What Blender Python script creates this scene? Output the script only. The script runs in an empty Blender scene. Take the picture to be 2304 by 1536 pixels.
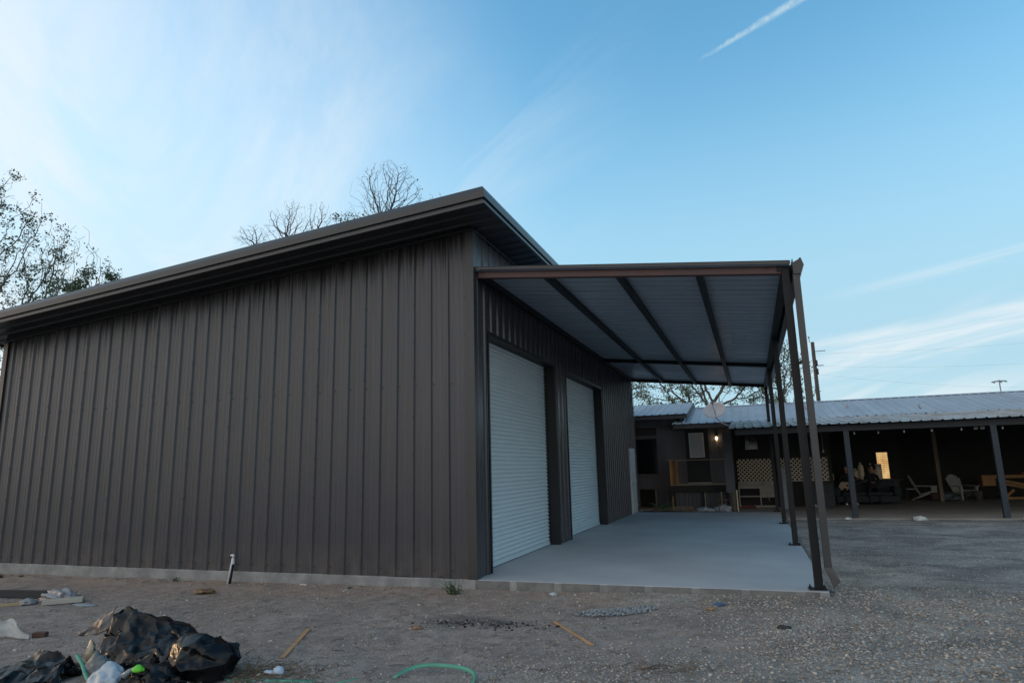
import bpy, bmesh, math, random
import numpy as np
from mathutils import Vector, Matrix, noise as mnoise

R = math.radians
scene = bpy.context.scene
col = scene.collection

# ------------------------------------------------------------------ camera
YAW, PITCH, ROLL = -0.3407128, 0.1917798, -0.02469754
CAM = Vector((4.02626705, -9.48814596, 1.6))
cy, sy, cp, sp = math.cos(YAW), math.sin(YAW), math.cos(PITCH), math.sin(PITCH)
f = Vector((sy*cp, cy*cp, sp)); r = Vector((cy, -sy, 0)); u = r.cross(f)
r2 = r*math.cos(ROLL)+u*math.sin(ROLL); u2 = -r*math.sin(ROLL)+u*math.cos(ROLL)
cam = bpy.data.cameras.new('camera'); co = bpy.data.objects.new('camera', cam); col.objects.link(co)
cam.sensor_width = 36; cam.lens = 1477.75/2304*36; cam.clip_start = .05; cam.clip_end = 3000
m = Matrix((r2, u2, -f)).transposed().to_4x4(); m.translation = CAM
co.matrix_world = m
scene.camera = co

# ------------------------------------------------------------------ light
SUN_AZ, SUN_EL = -93.0, 4.0          # degrees, azimuth from +y towards +x
w = bpy.data.worlds.new('World'); scene.world = w; w.use_nodes = True
def world():
    nt = w.node_tree; N = nt.nodes; L = nt.links; N.clear()
    out = N.new('ShaderNodeOutputWorld'); bg = N.new('ShaderNodeBackground'); bg.inputs[1].default_value = 0.15
    sky = N.new('ShaderNodeTexSky'); sky.sky_type = 'NISHITA'; sky.sun_disc = False
    sky.sun_elevation = R(SUN_EL); sky.sun_rotation = R(SUN_AZ); sky.altitude = 0
    sky.air_density = 1.0; sky.dust_density = 0.3; sky.ozone_density = 3.0
    tc = N.new('ShaderNodeTexCoord')
    sep = N.new('ShaderNodeSeparateXYZ'); L.new(tc.outputs['Generated'], sep.inputs[0])
    def M(op, a, b=None, c=None):
        n = N.new('ShaderNodeMath'); n.operation = op
        for i, v in enumerate((a, b, c)):
            if v is None: continue
            if isinstance(v, (int, float)): n.inputs[i].default_value = v
            else: L.new(v, n.inputs[i])
        return n.outputs[0]
    def ss(v, a, b):
        n = N.new('ShaderNodeMapRange'); n.interpolation_type = 'SMOOTHSTEP'
        L.new(v, n.inputs[0]); n.inputs[1].default_value = a; n.inputs[2].default_value = b
        return n.outputs[0]
    def dot(v):
        n = N.new('ShaderNodeVectorMath'); n.operation = 'DOT_PRODUCT'
        L.new(tc.outputs['Generated'], n.inputs[0]); n.inputs[1].default_value = v
        return n.outputs['Value']
    def noise(vec, scale, det, rough, dist=0, W=0):
        n = N.new('ShaderNodeTexNoise'); n.inputs['Scale'].default_value = scale; n.inputs['Detail'].default_value = det
        n.inputs['Roughness'].default_value = rough; n.inputs['Distortion'].default_value = dist
        L.new(vec, n.inputs['Vector']); return n.outputs[0]
    z = sep.outputs[2]
    # cloud sheet coordinates: the direction projected onto a flat layer high above
    zz = M('ADD', M('MAXIMUM', z, 0.0), 0.12)
    px = M('DIVIDE', sep.outputs[0], zz); py = M('DIVIDE', sep.outputs[1], zz)
    def streak(ang, sx, sy_, off):
        c, s = math.cos(R(ang)), math.sin(R(ang))
        a = M('ADD', M('MULTIPLY', px, c*sx), M('MULTIPLY', py, s*sx))
        b = M('ADD', M('MULTIPLY', px, -s*sy_), M('MULTIPLY', py, c*sy_))
        cb = N.new('ShaderNodeCombineXYZ'); L.new(a, cb.inputs[0]); L.new(b, cb.inputs[1]); cb.inputs[2].default_value = off
        return cb.outputs[0]
    # thin veil on the left
    left = ss(dot((-0.87, 0.43, 0.24)), 0.66, 1.0)
    n1 = ss(noise(streak(-50, .28, 1.1, 3.1), 1.7, 7, .62, .6), .40, .66)
    veil = M('MULTIPLY', left, M('ADD', M('MULTIPLY', n1, .42), .42))
    # high thin wisps over the middle
    mid = ss(dot((-0.66, 0.58, 0.48)), 0.78, 1.0)
    n2 = ss(noise(streak(-35, .4, 1.6, 7.7), 1.6, 8, .64, .8), .46, .74)
    veil2 = M('MULTIPLY', M('MULTIPLY', mid, n2), .38)
    # low cloud streaks on the right, in azimuth / height coordinates
    az = M('ARCTAN2', sep.outputs[0], sep.outputs[1])
    def azn(slope, su, sv, off, scale, det, rg, dist):
        cb = N.new('ShaderNodeCombineXYZ'); L.new(M('MULTIPLY', az, su), cb.inputs[0]); L.new(M('MULTIPLY', M('SUBTRACT', z, M('MULTIPLY', az, slope)), sv), cb.inputs[1]); cb.inputs[2].default_value = off
        return noise(cb.outputs[0], scale, det, rg, dist)
    ra = ss(az, .0, .16)
    dist1 = M('SUBTRACT', z, M('ADD', .127, M('MULTIPLY', az, .125)))
    wob = M('MULTIPLY', M('SUBTRACT', azn(.12, 2.5, 8, 2.2, 2.2, 4, .5, .4), .5), .05)
    dist1 = M('ADD', dist1, wob)
    f1 = azn(.13, 2.2, 26, 4.4, 2.0, 6, .6, .5)
    band = M('MULTIPLY', M('MULTIPLY', ss(dist1, .030, .004), ss(dist1, -.050, -.010)), M('ADD', M('MULTIPLY', ss(f1, .38, .66), .62), .20))
    f2 = azn(.35, 3.0, 20, 8.1, 2.0, 6, .6, .7)
    lowz = M('MULTIPLY', ss(z, .125, .05), M('ADD', M('MULTIPLY', ss(f2, .38, .62), .62), .25))
    low = M('MULTIPLY', ra, M('MAXIMUM', band, lowz))
    f3 = azn(.10, 2.0, 30, 3.3, 1.6, 5, .55, .3)
    dist2 = M('ABSOLUTE', M('SUBTRACT', z, M('ADD', .208, M('MULTIPLY', az, .10))))
    low2 = M('MULTIPLY', M('MULTIPLY', ss(az, .08, .25), ss(dist2, .012, .0)), M('MULTIPLY', ss(f3, .42, .62), .30))
    dist3 = M('ABSOLUTE', M('SUBTRACT', z, M('ADD', .085, M('MULTIPLY', az, .36))))
    low2 = M('MAXIMUM', low2, M('MULTIPLY', M('MULTIPLY', ss(az, .12, .2), ss(az, .34, .26)), M('MULTIPLY', ss(dist3, .016, .0), .16)))
    # haze paling towards the horizon
    hor = M('MULTIPLY', ss(z, .60, .13), .93)
    tot = M('MAXIMUM', M('MAXIMUM', veil, veil2), M('MAXIMUM', low, low2))
    # contrail: a streak along a great circle
    A = Vector((-0.019, 0.843, 0.537)); B = Vector((0.105, 0.814, 0.571)); A.normalize(); B.normalize()
    n = A.cross(B).normalized(); t = n.cross(A).normalized()
    B_along = B.dot(t)
    dn = dot(tuple(n)); al = dot(tuple(t))
    wn = noise(tc.outputs['Generated'], 90, 5, .65)
    wid = M('ADD', .0028, M('MULTIPLY', M('MAXIMUM', al, 0), .028))
    off = M('MULTIPLY', M('SUBTRACT', wn, .5), .006)
    q = M('DIVIDE', M('ABSOLUTE', M('ADD', dn, off)), wid)
    trail = M('MULTIPLY', M('MULTIPLY', ss(q, 1.2, .1), ss(al, -.012, .05)), M('ADD', M('MULTIPLY', ss(wn, .3, .65), .45), .3))
    trail = M('MULTIPLY', trail, ss(dot(tuple(A)), .9, .95))
    # the sky opposite the view is hazier and warmer, as at dusk
    back = ss(dot((-0.30, -0.95, 0.05)), -.05, .75)
    hc = N.new('ShaderNodeMix'); hc.data_type = 'RGBA'; L.new(back, hc.inputs[0]); hc.inputs[6].default_value = HOR_COL; hc.inputs[7].default_value = BACK_COL
    hor = M('MAXIMUM', hor, M('MULTIPLY', back, .9))
    mx = N.new('ShaderNodeMix'); mx.data_type = 'RGBA'; L.new(hor, mx.inputs[0])
    tint = N.new('ShaderNodeMix'); tint.data_type = 'RGBA'; tint.blend_type = 'MULTIPLY'; tint.inputs[0].default_value = 1
    L.new(sky.outputs[0], tint.inputs[6]); tint.inputs[7].default_value = SKY_TINT
    L.new(tint.outputs[2], mx.inputs[6]); L.new(hc.outputs[2], mx.inputs[7])
    mx2 = N.new('ShaderNodeMix'); mx2.data_type = 'RGBA'; L.new(tot, mx2.inputs[0])
    L.new(mx.outputs[2], mx2.inputs[6]); mx2.inputs[7].default_value = CLOUD_COL
    mx3 = N.new('ShaderNodeMix'); mx3.data_type = 'RGBA'; L.new(trail, mx3.inputs[0])
    # bright warm glow low in the west, outside the frame on the left
    gl = M('MULTIPLY', ss(dot((-.995, -.08, .07)), .86, .995), .9)
    mg = N.new('ShaderNodeMix'); mg.data_type = 'RGBA'; L.new(gl, mg.inputs[0]); L.new(mx2.outputs[2], mg.inputs[6]); mg.inputs[7].default_value = GLOW_COL
    L.new(mg.outputs[2], mx3.inputs[6]); mx3.inputs[7].default_value = TRAIL_COL
    L.new(mx3.outputs[2], bg.inputs[0]); L.new(bg.outputs[0], out.inputs[0])
SKY_TINT = (2.3, 2.65, 2.3, 1)
HOR_COL = (1.50, 2.28, 2.76, 1)
BACK_COL = (4.1, 3.95, 3.9, 1)
GLOW_COL = (5.2, 4.1, 3.0, 1)
CLOUD_COL = (2.95, 3.12, 3.2, 1)
TRAIL_COL = (1.9, 2.5, 2.75, 1)
world()
sun = bpy.data.lights.new('sun', 'SUN'); so = bpy.data.objects.new('sun', sun); col.objects.link(so)
sun.energy = 0.3; sun.angle = R(3); sun.color = (1.0, .62, .34)
sd = Vector((math.sin(R(SUN_AZ))*math.cos(R(SUN_EL)), math.cos(R(SUN_AZ))*math.cos(R(SUN_EL)), math.sin(R(SUN_EL))))
so.rotation_euler = sd.to_track_quat('Z', 'Y').to_euler(); so.location = sd*60
vs = scene.view_settings; vs.view_transform = 'Standard'; vs.look = 'None'; vs.gamma = 1; vs.exposure = 1.0; vs.use_curve_mapping = False
scene.render.engine = 'CYCLES'
scene.cycles.max_bounces = 6; scene.cycles.use_denoising = True

# ------------------------------------------------------------------ materials
def mat(name, base, rough=.6, metal=0., spec=.5, vary=None, scale=3., bump=0., bscale=30., stretch=(1, 1, 1), coat=0., detail=4, rvary=0., alpha=None):
    """procedural material: base colour, optional second colour mixed by object-space noise, noise bump and roughness variation"""
    m = bpy.data.materials.new(name); m.use_nodes = True; nt = m.node_tree; N = nt.nodes; L = nt.links
    b = N['Principled BSDF']; b.inputs['Roughness'].default_value = rough; b.inputs['Metallic'].default_value = metal
    b.inputs['Specular IOR Level'].default_value = spec; b.inputs['Coat Weight'].default_value = coat
    b.inputs['Base Color'].default_value = (*base, 1)
    tc = N.new('ShaderNodeTexCoord'); mp = N.new('ShaderNodeMapping'); mp.inputs['Scale'].default_value = stretch
    L.new(tc.outputs['Object'], mp.inputs[0])
    n = N.new('ShaderNodeTexNoise'); n.inputs['Scale'].default_value = scale; n.inputs['Detail'].default_value = detail; n.inputs['Roughness'].default_value = .6
    L.new(mp.outputs[0], n.inputs['Vector'])
    rp = N.new('ShaderNodeMapRange'); L.new(n.outputs[0], rp.inputs[0]); rp.inputs[1].default_value = .3; rp.inputs[2].default_value = .7
    if vary is not None:
        mx = N.new('ShaderNodeMix'); mx.data_type = 'RGBA'; L.new(rp.outputs[0], mx.inputs[0])
        mx.inputs[6].default_value = (*base, 1); mx.inputs[7].default_value = (*vary, 1); L.new(mx.outputs[2], b.inputs['Base Color'])
    if rvary:
        r_ = N.new('ShaderNodeMapRange'); L.new(n.outputs[0], r_.inputs[0]); r_.inputs[1].default_value = .3; r_.inputs[2].default_value = .7
        r_.inputs[3].default_value = rough-rvary; r_.inputs[4].default_value = rough+rvary; L.new(r_.outputs[0], b.inputs['Roughness'])
    if bump:
        n2 = N.new('ShaderNodeTexNoise'); n2.inputs['Scale'].default_value = bscale; n2.inputs['Detail'].default_value = 5
        L.new(mp.outputs[0], n2.inputs['Vector'])
        bp = N.new('ShaderNodeBump'); bp.inputs['Strength'].default_value = bump; bp.inputs['Distance'].default_value = .01
        L.new(n2.outputs[0], bp.inputs['Height']); L.new(bp.outputs[0], b.inputs['Normal'])
    return m

def siding_mat(name, base, axis, streaks=True, rough=.31):
    """painted steel panel: faint oil-canning, streaky gloss, dark soffit reflection painted in streaks below the top edge"""
    m = bpy.data.materials.new(name); m.use_nodes = True; nt = m.node_tree; N = nt.nodes; L = nt.links
    b = N['Principled BSDF']; b.inputs['Specular IOR Level'].default_value = .5
    tc = N.new('ShaderNodeTexCoord')
    def nz(sc, scale, det=4, rough=.6):
        mp = N.new('ShaderNodeMapping'); mp.inputs['Scale'].default_value = sc; L.new(tc.outputs['Object'], mp.inputs[0])
        n = N.new('ShaderNodeTexNoise'); n.inputs['Scale'].default_value = scale; n.inputs['Detail'].default_value = det; n.inputs['Roughness'].default_value = rough
        L.new(mp.outputs[0], n.inputs['Vector']); return n.outputs[0]
    def rng(v, a, b_, c, d):
        n = N.new('ShaderNodeMapRange'); L.new(v, n.inputs[0]); n.inputs[1].default_value = a; n.inputs[2].default_value = b_; n.inputs[3].default_value = c; n.inputs[4].default_value = d
        return n.outputs[0]
    def M(op, a, c=None):
        n = N.new('ShaderNodeMath'); n.operation = op
        for i, v in enumerate((a, c)):
            if v is None: continue
            if isinstance(v, (int, float)): n.inputs[i].default_value = v
            else: L.new(v, n.inputs[i])
        return n.outputs[0]
    st = nz((1, 1, .03), 16, 6, .7)            # long vertical streaks
    big = nz((1, 1, .25), 1.3, 3)
    mx = N.new('ShaderNodeMix'); mx.data_type = 'RGBA'; L.new(rng(big, .3, .7, 0, 1), mx.inputs[0])
    mx.inputs[6].default_value = (*base, 1); mx.inputs[7].default_value = (base[0]*.82, base[1]*.84, base[2]*.88, 1)
    colr = mx.outputs[2]
    rgh = rng(st, .3, .7, rough-.08, rough+.12)
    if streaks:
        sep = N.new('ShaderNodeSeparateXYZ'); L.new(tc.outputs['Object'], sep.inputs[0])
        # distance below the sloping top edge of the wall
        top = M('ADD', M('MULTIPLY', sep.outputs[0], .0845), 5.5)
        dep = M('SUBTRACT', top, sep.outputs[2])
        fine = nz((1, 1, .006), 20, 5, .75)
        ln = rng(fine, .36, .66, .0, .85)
        soffit_refl = M('SUBTRACT', ln, dep)  # dark reflection of the soffit, painted into colour and specular as streaks
        soffit_refl = rng(soffit_refl, -.12, .45, 0, 1)
        mx2 = N.new('ShaderNodeMix'); mx2.data_type = 'RGBA'; L.new(M('MULTIPLY', soffit_refl, .80), mx2.inputs[0])
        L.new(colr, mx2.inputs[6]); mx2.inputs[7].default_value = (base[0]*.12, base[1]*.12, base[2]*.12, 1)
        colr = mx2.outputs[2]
        si = N.new('ShaderNodeMapRange'); L.new(soffit_refl, si.inputs[0]); si.inputs[3].default_value = .5; si.inputs[4].default_value = .16; L.new(si.outputs[0], b.inputs['Specular IOR Level'])
        # dust splashed up from the dirt along the foot
        du = M('MULTIPLY', rng(sep.outputs[2], .55, .0, 0, 1), rng(nz((1, 1, .6), 3.5, 6, .7), .38, .7, 0, .55))
        mx3 = N.new('ShaderNodeMix'); mx3.data_type = 'RGBA'; L.new(du, mx3.inputs[0]); L.new(colr, mx3.inputs[6]); mx3.inputs[7].default_value = (.15, .125, .105, 1); colr = mx3.outputs[2]
    L.new(colr, b.inputs['Base Color']); L.new(rgh, b.inputs['Roughness'])
    bp = N.new('ShaderNodeBump'); bp.inputs['Strength'].default_value = .28; bp.inputs['Distance'].default_value = .010
    oc = nz((1, 1, .22), 5, 2, .4)
    L.new(M('ADD', oc, M('MULTIPLY', st, .12)), bp.inputs['Height']); L.new(bp.outputs[0], b.inputs['Normal'])
    return m

STEEL = (.053, .0495, .0535)
M_ = {}
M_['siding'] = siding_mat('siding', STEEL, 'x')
M_['siding_front'] = siding_mat('siding_front', STEEL, 'y', False, .27)
M_['trim'] = mat('trim', (.041, .040, .041), .38, vary=(.034, .033, .034), scale=2, bump=.08, bscale=6)
M_['trim_dark'] = mat('trim_dark', (.006, .006, .006), .5, vary=(.010, .010, .010), scale=3)
M_['soffit'] = mat('soffit', (.024, .0235, .026), .4, vary=(.036, .035, .036), scale=2, bump=.1, bscale=5)
M_['blacksteel'] = mat('blacksteel', (.007, .0075, .0085), .5, spec=.28, vary=(.012, .012, .013), scale=5, bump=.1, bscale=60)
M_['primer'] = mat('primer', (.085, .028, .024), .5, vary=(.055, .028, .024), scale=4, bump=.1, bscale=50)
M_['galv'] = mat('galv', (.30, .32, .35), .42, metal=.0, vary=(.22, .24, .27), scale=2.5, stretch=(1, .2, 1), rvary=.1)
M_['door_paint'] = mat('door_paint', (.53, .58, .595), .32, vary=(.53, .585, .60), scale=.8, rvary=.04, bump=.03, bscale=20)
M_['white'] = mat('white', (.62, .63, .62), .4, vary=(.5, .51, .5), scale=6)

def concrete(name, a, b_, sc=1.2, joints=None, bump=.25):
    m = bpy.data.materials.new(name); m.use_nodes = True; nt = m.node_tree; N = nt.nodes; L = nt.links
    b = N['Principled BSDF']; b.inputs['Roughness'].default_value = .8; b.inputs['Specular IOR Level'].default_value = .35
    tc = N.new('ShaderNodeTexCoord')
    def nz(scale, det, rg=.6):
        n = N.new('ShaderNodeTexNoise'); n.inputs['Scale'].default_value = scale; n.inputs['Detail'].default_value = det; n.inputs['Roughness'].default_value = rg
        L.new(tc.outputs['Object'], n.inputs['Vector']); return n.outputs[0]
    def rng(v, a_, b2, c=0, d=1):
        n = N.new('ShaderNodeMapRange'); L.new(v, n.inputs[0]); n.inputs[1].default_value = a_; n.inputs[2].default_value = b2; n.inputs[3].default_value = c; n.inputs[4].default_value = d
        return n.outputs[0]
    def mixc(fac, c1, c2):
        n = N.new('ShaderNodeMix'); n.data_type = 'RGBA'
        if isinstance(fac, float): n.inputs[0].default_value = fac
        else: L.new(fac, n.inputs[0])
        for i, c in ((6, c1), (7, c2)):
            if isinstance(c, tuple): n.inputs[i].default_value = (*c, 1)
            else: L.new(c, n.inputs[i])
        return n.outputs[2]
    c = mixc(rng(nz(sc, 6), .35, .68), a, b_)
    c = mixc(rng(nz(sc*14, 4, .7), .60, .78, 0, .35), c, (a[0]*.6, a[1]*.6, a[2]*.6))
    c = mixc(rng(nz(45, 3), .66, .76, 0, .5), c, (a[0]*.35, a[1]*.33, a[2]*.3))
    if joints:
        br = N.new('ShaderNodeTexBrick'); br.offset = .5; br.inputs['Scale'].default_value = 1
        br.inputs['Mortar Size'].default_value = joints[1]; br.inputs['Brick Width'].default_value = joints[0]; br.inputs['Row Height'].default_value = 8
        br.inputs['Mortar Smooth'].default_value = .25
        L.new(tc.outputs['Object'], br.inputs['Vector'])
        c = mixc(br.outputs['Fac'], c, (a[0]*1.4, a[1]*1.4, a[2]*1.4))
    L.new(c, b.inputs['Base Color'])
    bp = N.new('ShaderNodeBump'); bp.inputs['Strength'].default_value = bump; bp.inputs['Distance'].default_value = .01
    L.new(nz(30, 5), bp.inputs['Height']); L.new(bp.outputs[0], b.inputs['Normal'])
    return m
M_['slab'] = concrete('slab', (.34, .35, .36), (.43, .44, .445), .55, bump=.15)
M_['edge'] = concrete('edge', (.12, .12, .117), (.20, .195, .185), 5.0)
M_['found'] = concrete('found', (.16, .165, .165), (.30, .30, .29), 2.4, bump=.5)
M_['patio'] = concrete('patio', (.21, .195, .17), (.29, .27, .235), .5)

# ------------------------------------------------------------------ mesh helpers
class MB:
    def __init__(s): s.v = []; s.f = []; s.sm = []
    def add(s, vs, fs, smooth=False):
        o = len(s.v); s.v += [tuple(v) for v in vs]
        s.f += [tuple(i+o for i in q) for q in fs]; s.sm += [smooth]*len(fs); return s
    def box(s, x0, x1, y0, y1, z0, z1):
        return s.hexa([(x0, y0, z0), (x1, y0, z0), (x1, y1, z0), (x0, y1, z0), (x0, y0, z1), (x1, y0, z1), (x1, y1, z1), (x0, y1, z1)])
    def hexa(s, p):
        return s.add(p, [(0, 3, 2, 1), (4, 5, 6, 7), (0, 1, 5, 4), (1, 2, 6, 5), (2, 3, 7, 6), (3, 0, 4, 7)])
    def rbox(s, c, sz, rot=(0, 0, 0)):
        m = Matrix.Translation(c) @ __import__('mathutils').Euler(rot).to_matrix().to_4x4()
        h = [q/2 for q in sz]
        return s.hexa([m @ Vector((a*h[0], b*h[1], d*h[2])) for d in (-1, 1) for a, b in ((-1, -1), (1, -1), (1, 1), (-1, 1))])
    def bar(s, p, q, w_, h_, up=(0, 0, 1)):
        p = Vector(p); q = Vector(q); d = (q-p).normalized(); up = Vector(up)
        sdv = d.cross(up)
        if sdv.length < 1e-4: sdv = d.cross(Vector((0, 1, 0)))
        sdv.normalize(); upv = sdv.cross(d)
        pts = []
        for e in (p, q):
            for a, b in ((-1, -1), (1, -1), (1, 1), (-1, 1)): pts.append(e+sdv*a*w_/2+upv*b*h_/2)
        return s.add(pts, [(0, 1, 2, 3), (7, 6, 5, 4), (0, 4, 5, 1), (1, 5, 6, 2), (2, 6, 7, 3), (3, 7, 4, 0)])
    def tube(s, pts, rad, n=8, caps=True, smooth=True):
        pts = [Vector(p) for p in pts]; k = len(pts)
        if isinstance(rad, (int, float)): rad = [rad]*k
        ref = None; vs = []
        for i in range(k):
            d = (pts[min(i+1, k-1)]-pts[max(i-1, 0)]); d = d.normalized() if d.length > 1e-9 else Vector((0, 0, 1))
            if ref is None: ref = d.orthogonal().normalized()
            a = ref-d*ref.dot(d); a = a.normalized() if a.length > 1e-6 else d.orthogonal().normalized()
            ref = a; b = d.cross(a)
            for j in range(n):
                t = 2*math.pi*j/n; vs.append(pts[i]+a*math.cos(t)*rad[i]+b*math.sin(t)*rad[i])
        fs = [(i*n+j, i*n+(j+1) % n, (i+1)*n+(j+1) % n, (i+1)*n+j) for i in range(k-1) for j in range(n)]
        s.add(vs, fs, smooth)
        if caps:
            o = len(s.v)-len(vs); s.f.append(tuple(o+j for j in reversed(range(n)))); s.sm.append(False)
            s.f.append(tuple(o+(k-1)*n+j for j in range(n))); s.sm.append(False)
        return s
    def lathe(s, c, prof, n=16, smooth=True, axis=(0, 0, 1)):
        a = Vector(axis).normalized(); q = Vector((0, 0, 1)).rotation_difference(a); c = Vector(c)
        vs = [c+q @ Vector((rr*math.cos(2*math.pi*j/n), rr*math.sin(2*math.pi*j/n), zz)) for rr, zz in prof for j in range(n)]
        fs = [(i*n+j, i*n+(j+1) % n, (i+1)*n+(j+1) % n, (i+1)*n+j) for i in range(len(prof)-1) for j in range(n)]
        return s.add(vs, fs, smooth)
    def extrude(s, poly, vec):
        """closed prism from a planar polygon"""
        k = len(poly); a = [Vector(p) for p in poly]; b = [p+Vector(vec) for p in a]
        return s.add(a+b, [tuple(reversed(range(k))), tuple(range(k, 2*k))]+[(i, (i+1) % k, (i+1) % k+k, i+k) for i in range(k)])
    def build(s, name, material, parent=None, bevel=0, solid=0):
        me = bpy.data.meshes.new(name); me.from_pydata(s.v, [], s.f); me.update()
        me.polygons.foreach_set('use_smooth', s.sm)
        o = bpy.data.objects.new(name, me); col.objects.link(o)
        if material: me.materials.append(material)
        if parent:
            o.parent = parent
            root = parent
            while root.parent: root = root.parent
            o.matrix_parent_inverse = Matrix.Translation(-root.location) if parent is root else Matrix.Identity(4)
        if bevel:
            b = o.modifiers.new('bevel', 'BEVEL'); b.width = bevel; b.segments = 2; b.limit_method = 'ANGLE'
        if solid:
            b = o.modifiers.new('solid', 'SOLIDIFY'); b.thickness = solid
        return o
def thing(name, label, cat, loc=(0, 0, 0), group=None):
    o = bpy.data.objects.new(name, None); col.objects.link(o); o.location = loc; o.empty_display_size = .1
    return tag(o, label, cat, group)
def tag(o, label, cat, group=None, kind=None):
    if label: o['label'] = label
    if cat: o['category'] = cat
    if group: o['group'] = group
    if kind: o['kind'] = kind
    return o
def struct(o): o['kind'] = 'structure'; return o
def dup(o, loc=None, label=None, rotz=None, scale=None):
    c = o.copy(); col.objects.link(c)
    if loc is not None: c.location = loc
    if rotz is not None: c.rotation_euler[2] = rotz
    if scale is not None: c.scale = (scale,)*3
    if label: c['label'] = label
    for ch in o.children:
        d = dup(ch); d.parent = c; d.matrix_parent_inverse = ch.matrix_parent_inverse.copy()
    return c
rnd = random.Random(7)
nrs = np.random.RandomState(11)

def npmesh(name, V, F, material, parent=None, smooth=False):
    """fast mesh from numpy arrays; F is (n, k)"""
    V = np.asarray(V, dtype=np.float32); F = np.asarray(F, dtype=np.int32); k = F.shape[1]
    me = bpy.data.meshes.new(name); me.vertices.add(len(V)); me.vertices.foreach_set('co', V.ravel())
    me.loops.add(F.size); me.loops.foreach_set('vertex_index', F.ravel())
    me.polygons.add(len(F)); me.polygons.foreach_set('loop_start', np.arange(0, F.size, k, dtype=np.int32))
    try: me.polygons.foreach_set('loop_total', np.full(len(F), k, dtype=np.int32))
    except Exception: pass
    me.update(calc_edges=True); me.validate()
    if smooth: me.polygons.foreach_set('use_smooth', np.ones(len(F), dtype=bool))
    o = bpy.data.objects.new(name, me); col.objects.link(o); me.materials.append(material)
    if parent: o.parent = parent; o.matrix_parent_inverse = Matrix.Translation(-parent.location)
    return o

# ------------------------------------------------------------------ ground
def sstep(t): t = np.clip(t, 0, 1); return t*t*(3-2*t)
def vn(x, y, sc, seed=0):
    """cheap smooth value noise on arrays, about -1..1"""
    rs = np.random.RandomState(seed); T = rs.rand(256, 256)*2-1
    X = np.asarray(x)*sc+37.3*seed; Y = np.asarray(y)*sc+11.7*seed
    xi = np.floor(X).astype(int); yi = np.floor(Y).astype(int); fx = sstep(X-xi); fy = sstep(Y-yi)
    g = lambda a, b: T[a % 256, b % 256]
    return (g(xi, yi)*(1-fx)+g(xi+1, yi)*fx)*(1-fy)+(g(xi, yi+1)*(1-fx)+g(xi+1, yi+1)*fx)*fy
def gh(x, y):
    x = np.asarray(x, float); y = np.asarray(y, float)
    base = -.20+.065*sstep((x+6)/6)+.055*sstep((x-0)/5)+.02*sstep((x-5)/3)
    base = base+(-.055-base)*sstep((y-0)/10)
    base = base-.03*sstep((-y-1.0)/4)
    near = np.exp(-((y+.05)/.5)**2)*(y < .6)*.02
    un = .02*vn(x, y, .5, 1)+.012*vn(x, y, 1.6, 2)+.006*vn(x, y, 5, 3)
    far = sstep((np.hypot(x, y)-25)/30)
    ruts = .016*np.sin((x*.35+y)*2.2+vn(x, y, .4, 5)*2)*sstep((x-5)/1.5)*sstep((y+2)/3)
    inside = (y > -.02) & (y < 26) & (x > -12) & (x < 22)
    d = np.where((y > 11) & (x > 2.5), .3, 1.0)
    h = base+near+(un+ruts)*(1-far)*d
    clampz = np.where((y > -.02) & (y < 15.5) & (x < 4.82) & (x > -11), np.minimum(h, -.10), h)
    return np.where((y > 11.9) & (x > 2.9) & (y < 27), np.minimum(clampz, -.06), clampz)
def axis_pts(lo, hi, st, far, mid=None):
    a = list(np.arange(lo, hi+1e-6, st)); d = st; t = hi
    while t < far: d *= 1.25; t += d; a.append(t)
    d = st; t = lo; b = []
    while t > -far: d *= 1.25; t -= d; b.append(t)
    return np.array(b[::-1]+a)
gx = axis_pts(-9, 9.5, .05, 500); gy = axis_pts(-6, 1.0, .04, 500)
gy = np.array(sorted(set(np.round(np.concatenate([gy, np.arange(1, 14, .12)]), 4))))
X, Y = np.meshgrid(gx, gy, indexing='ij')
Z = gh(X, Y)+.0035*vn(X, Y, 14, 8)*(np.hypot(X, Y) < 20)
nx, ny = X.shape; idx = np.arange(nx*ny).reshape(nx, ny)
F = np.stack([idx[:-1, :-1], idx[1:, :-1], idx[1:, 1:], idx[:-1, 1:]], -1).reshape(-1, 4)

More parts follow.
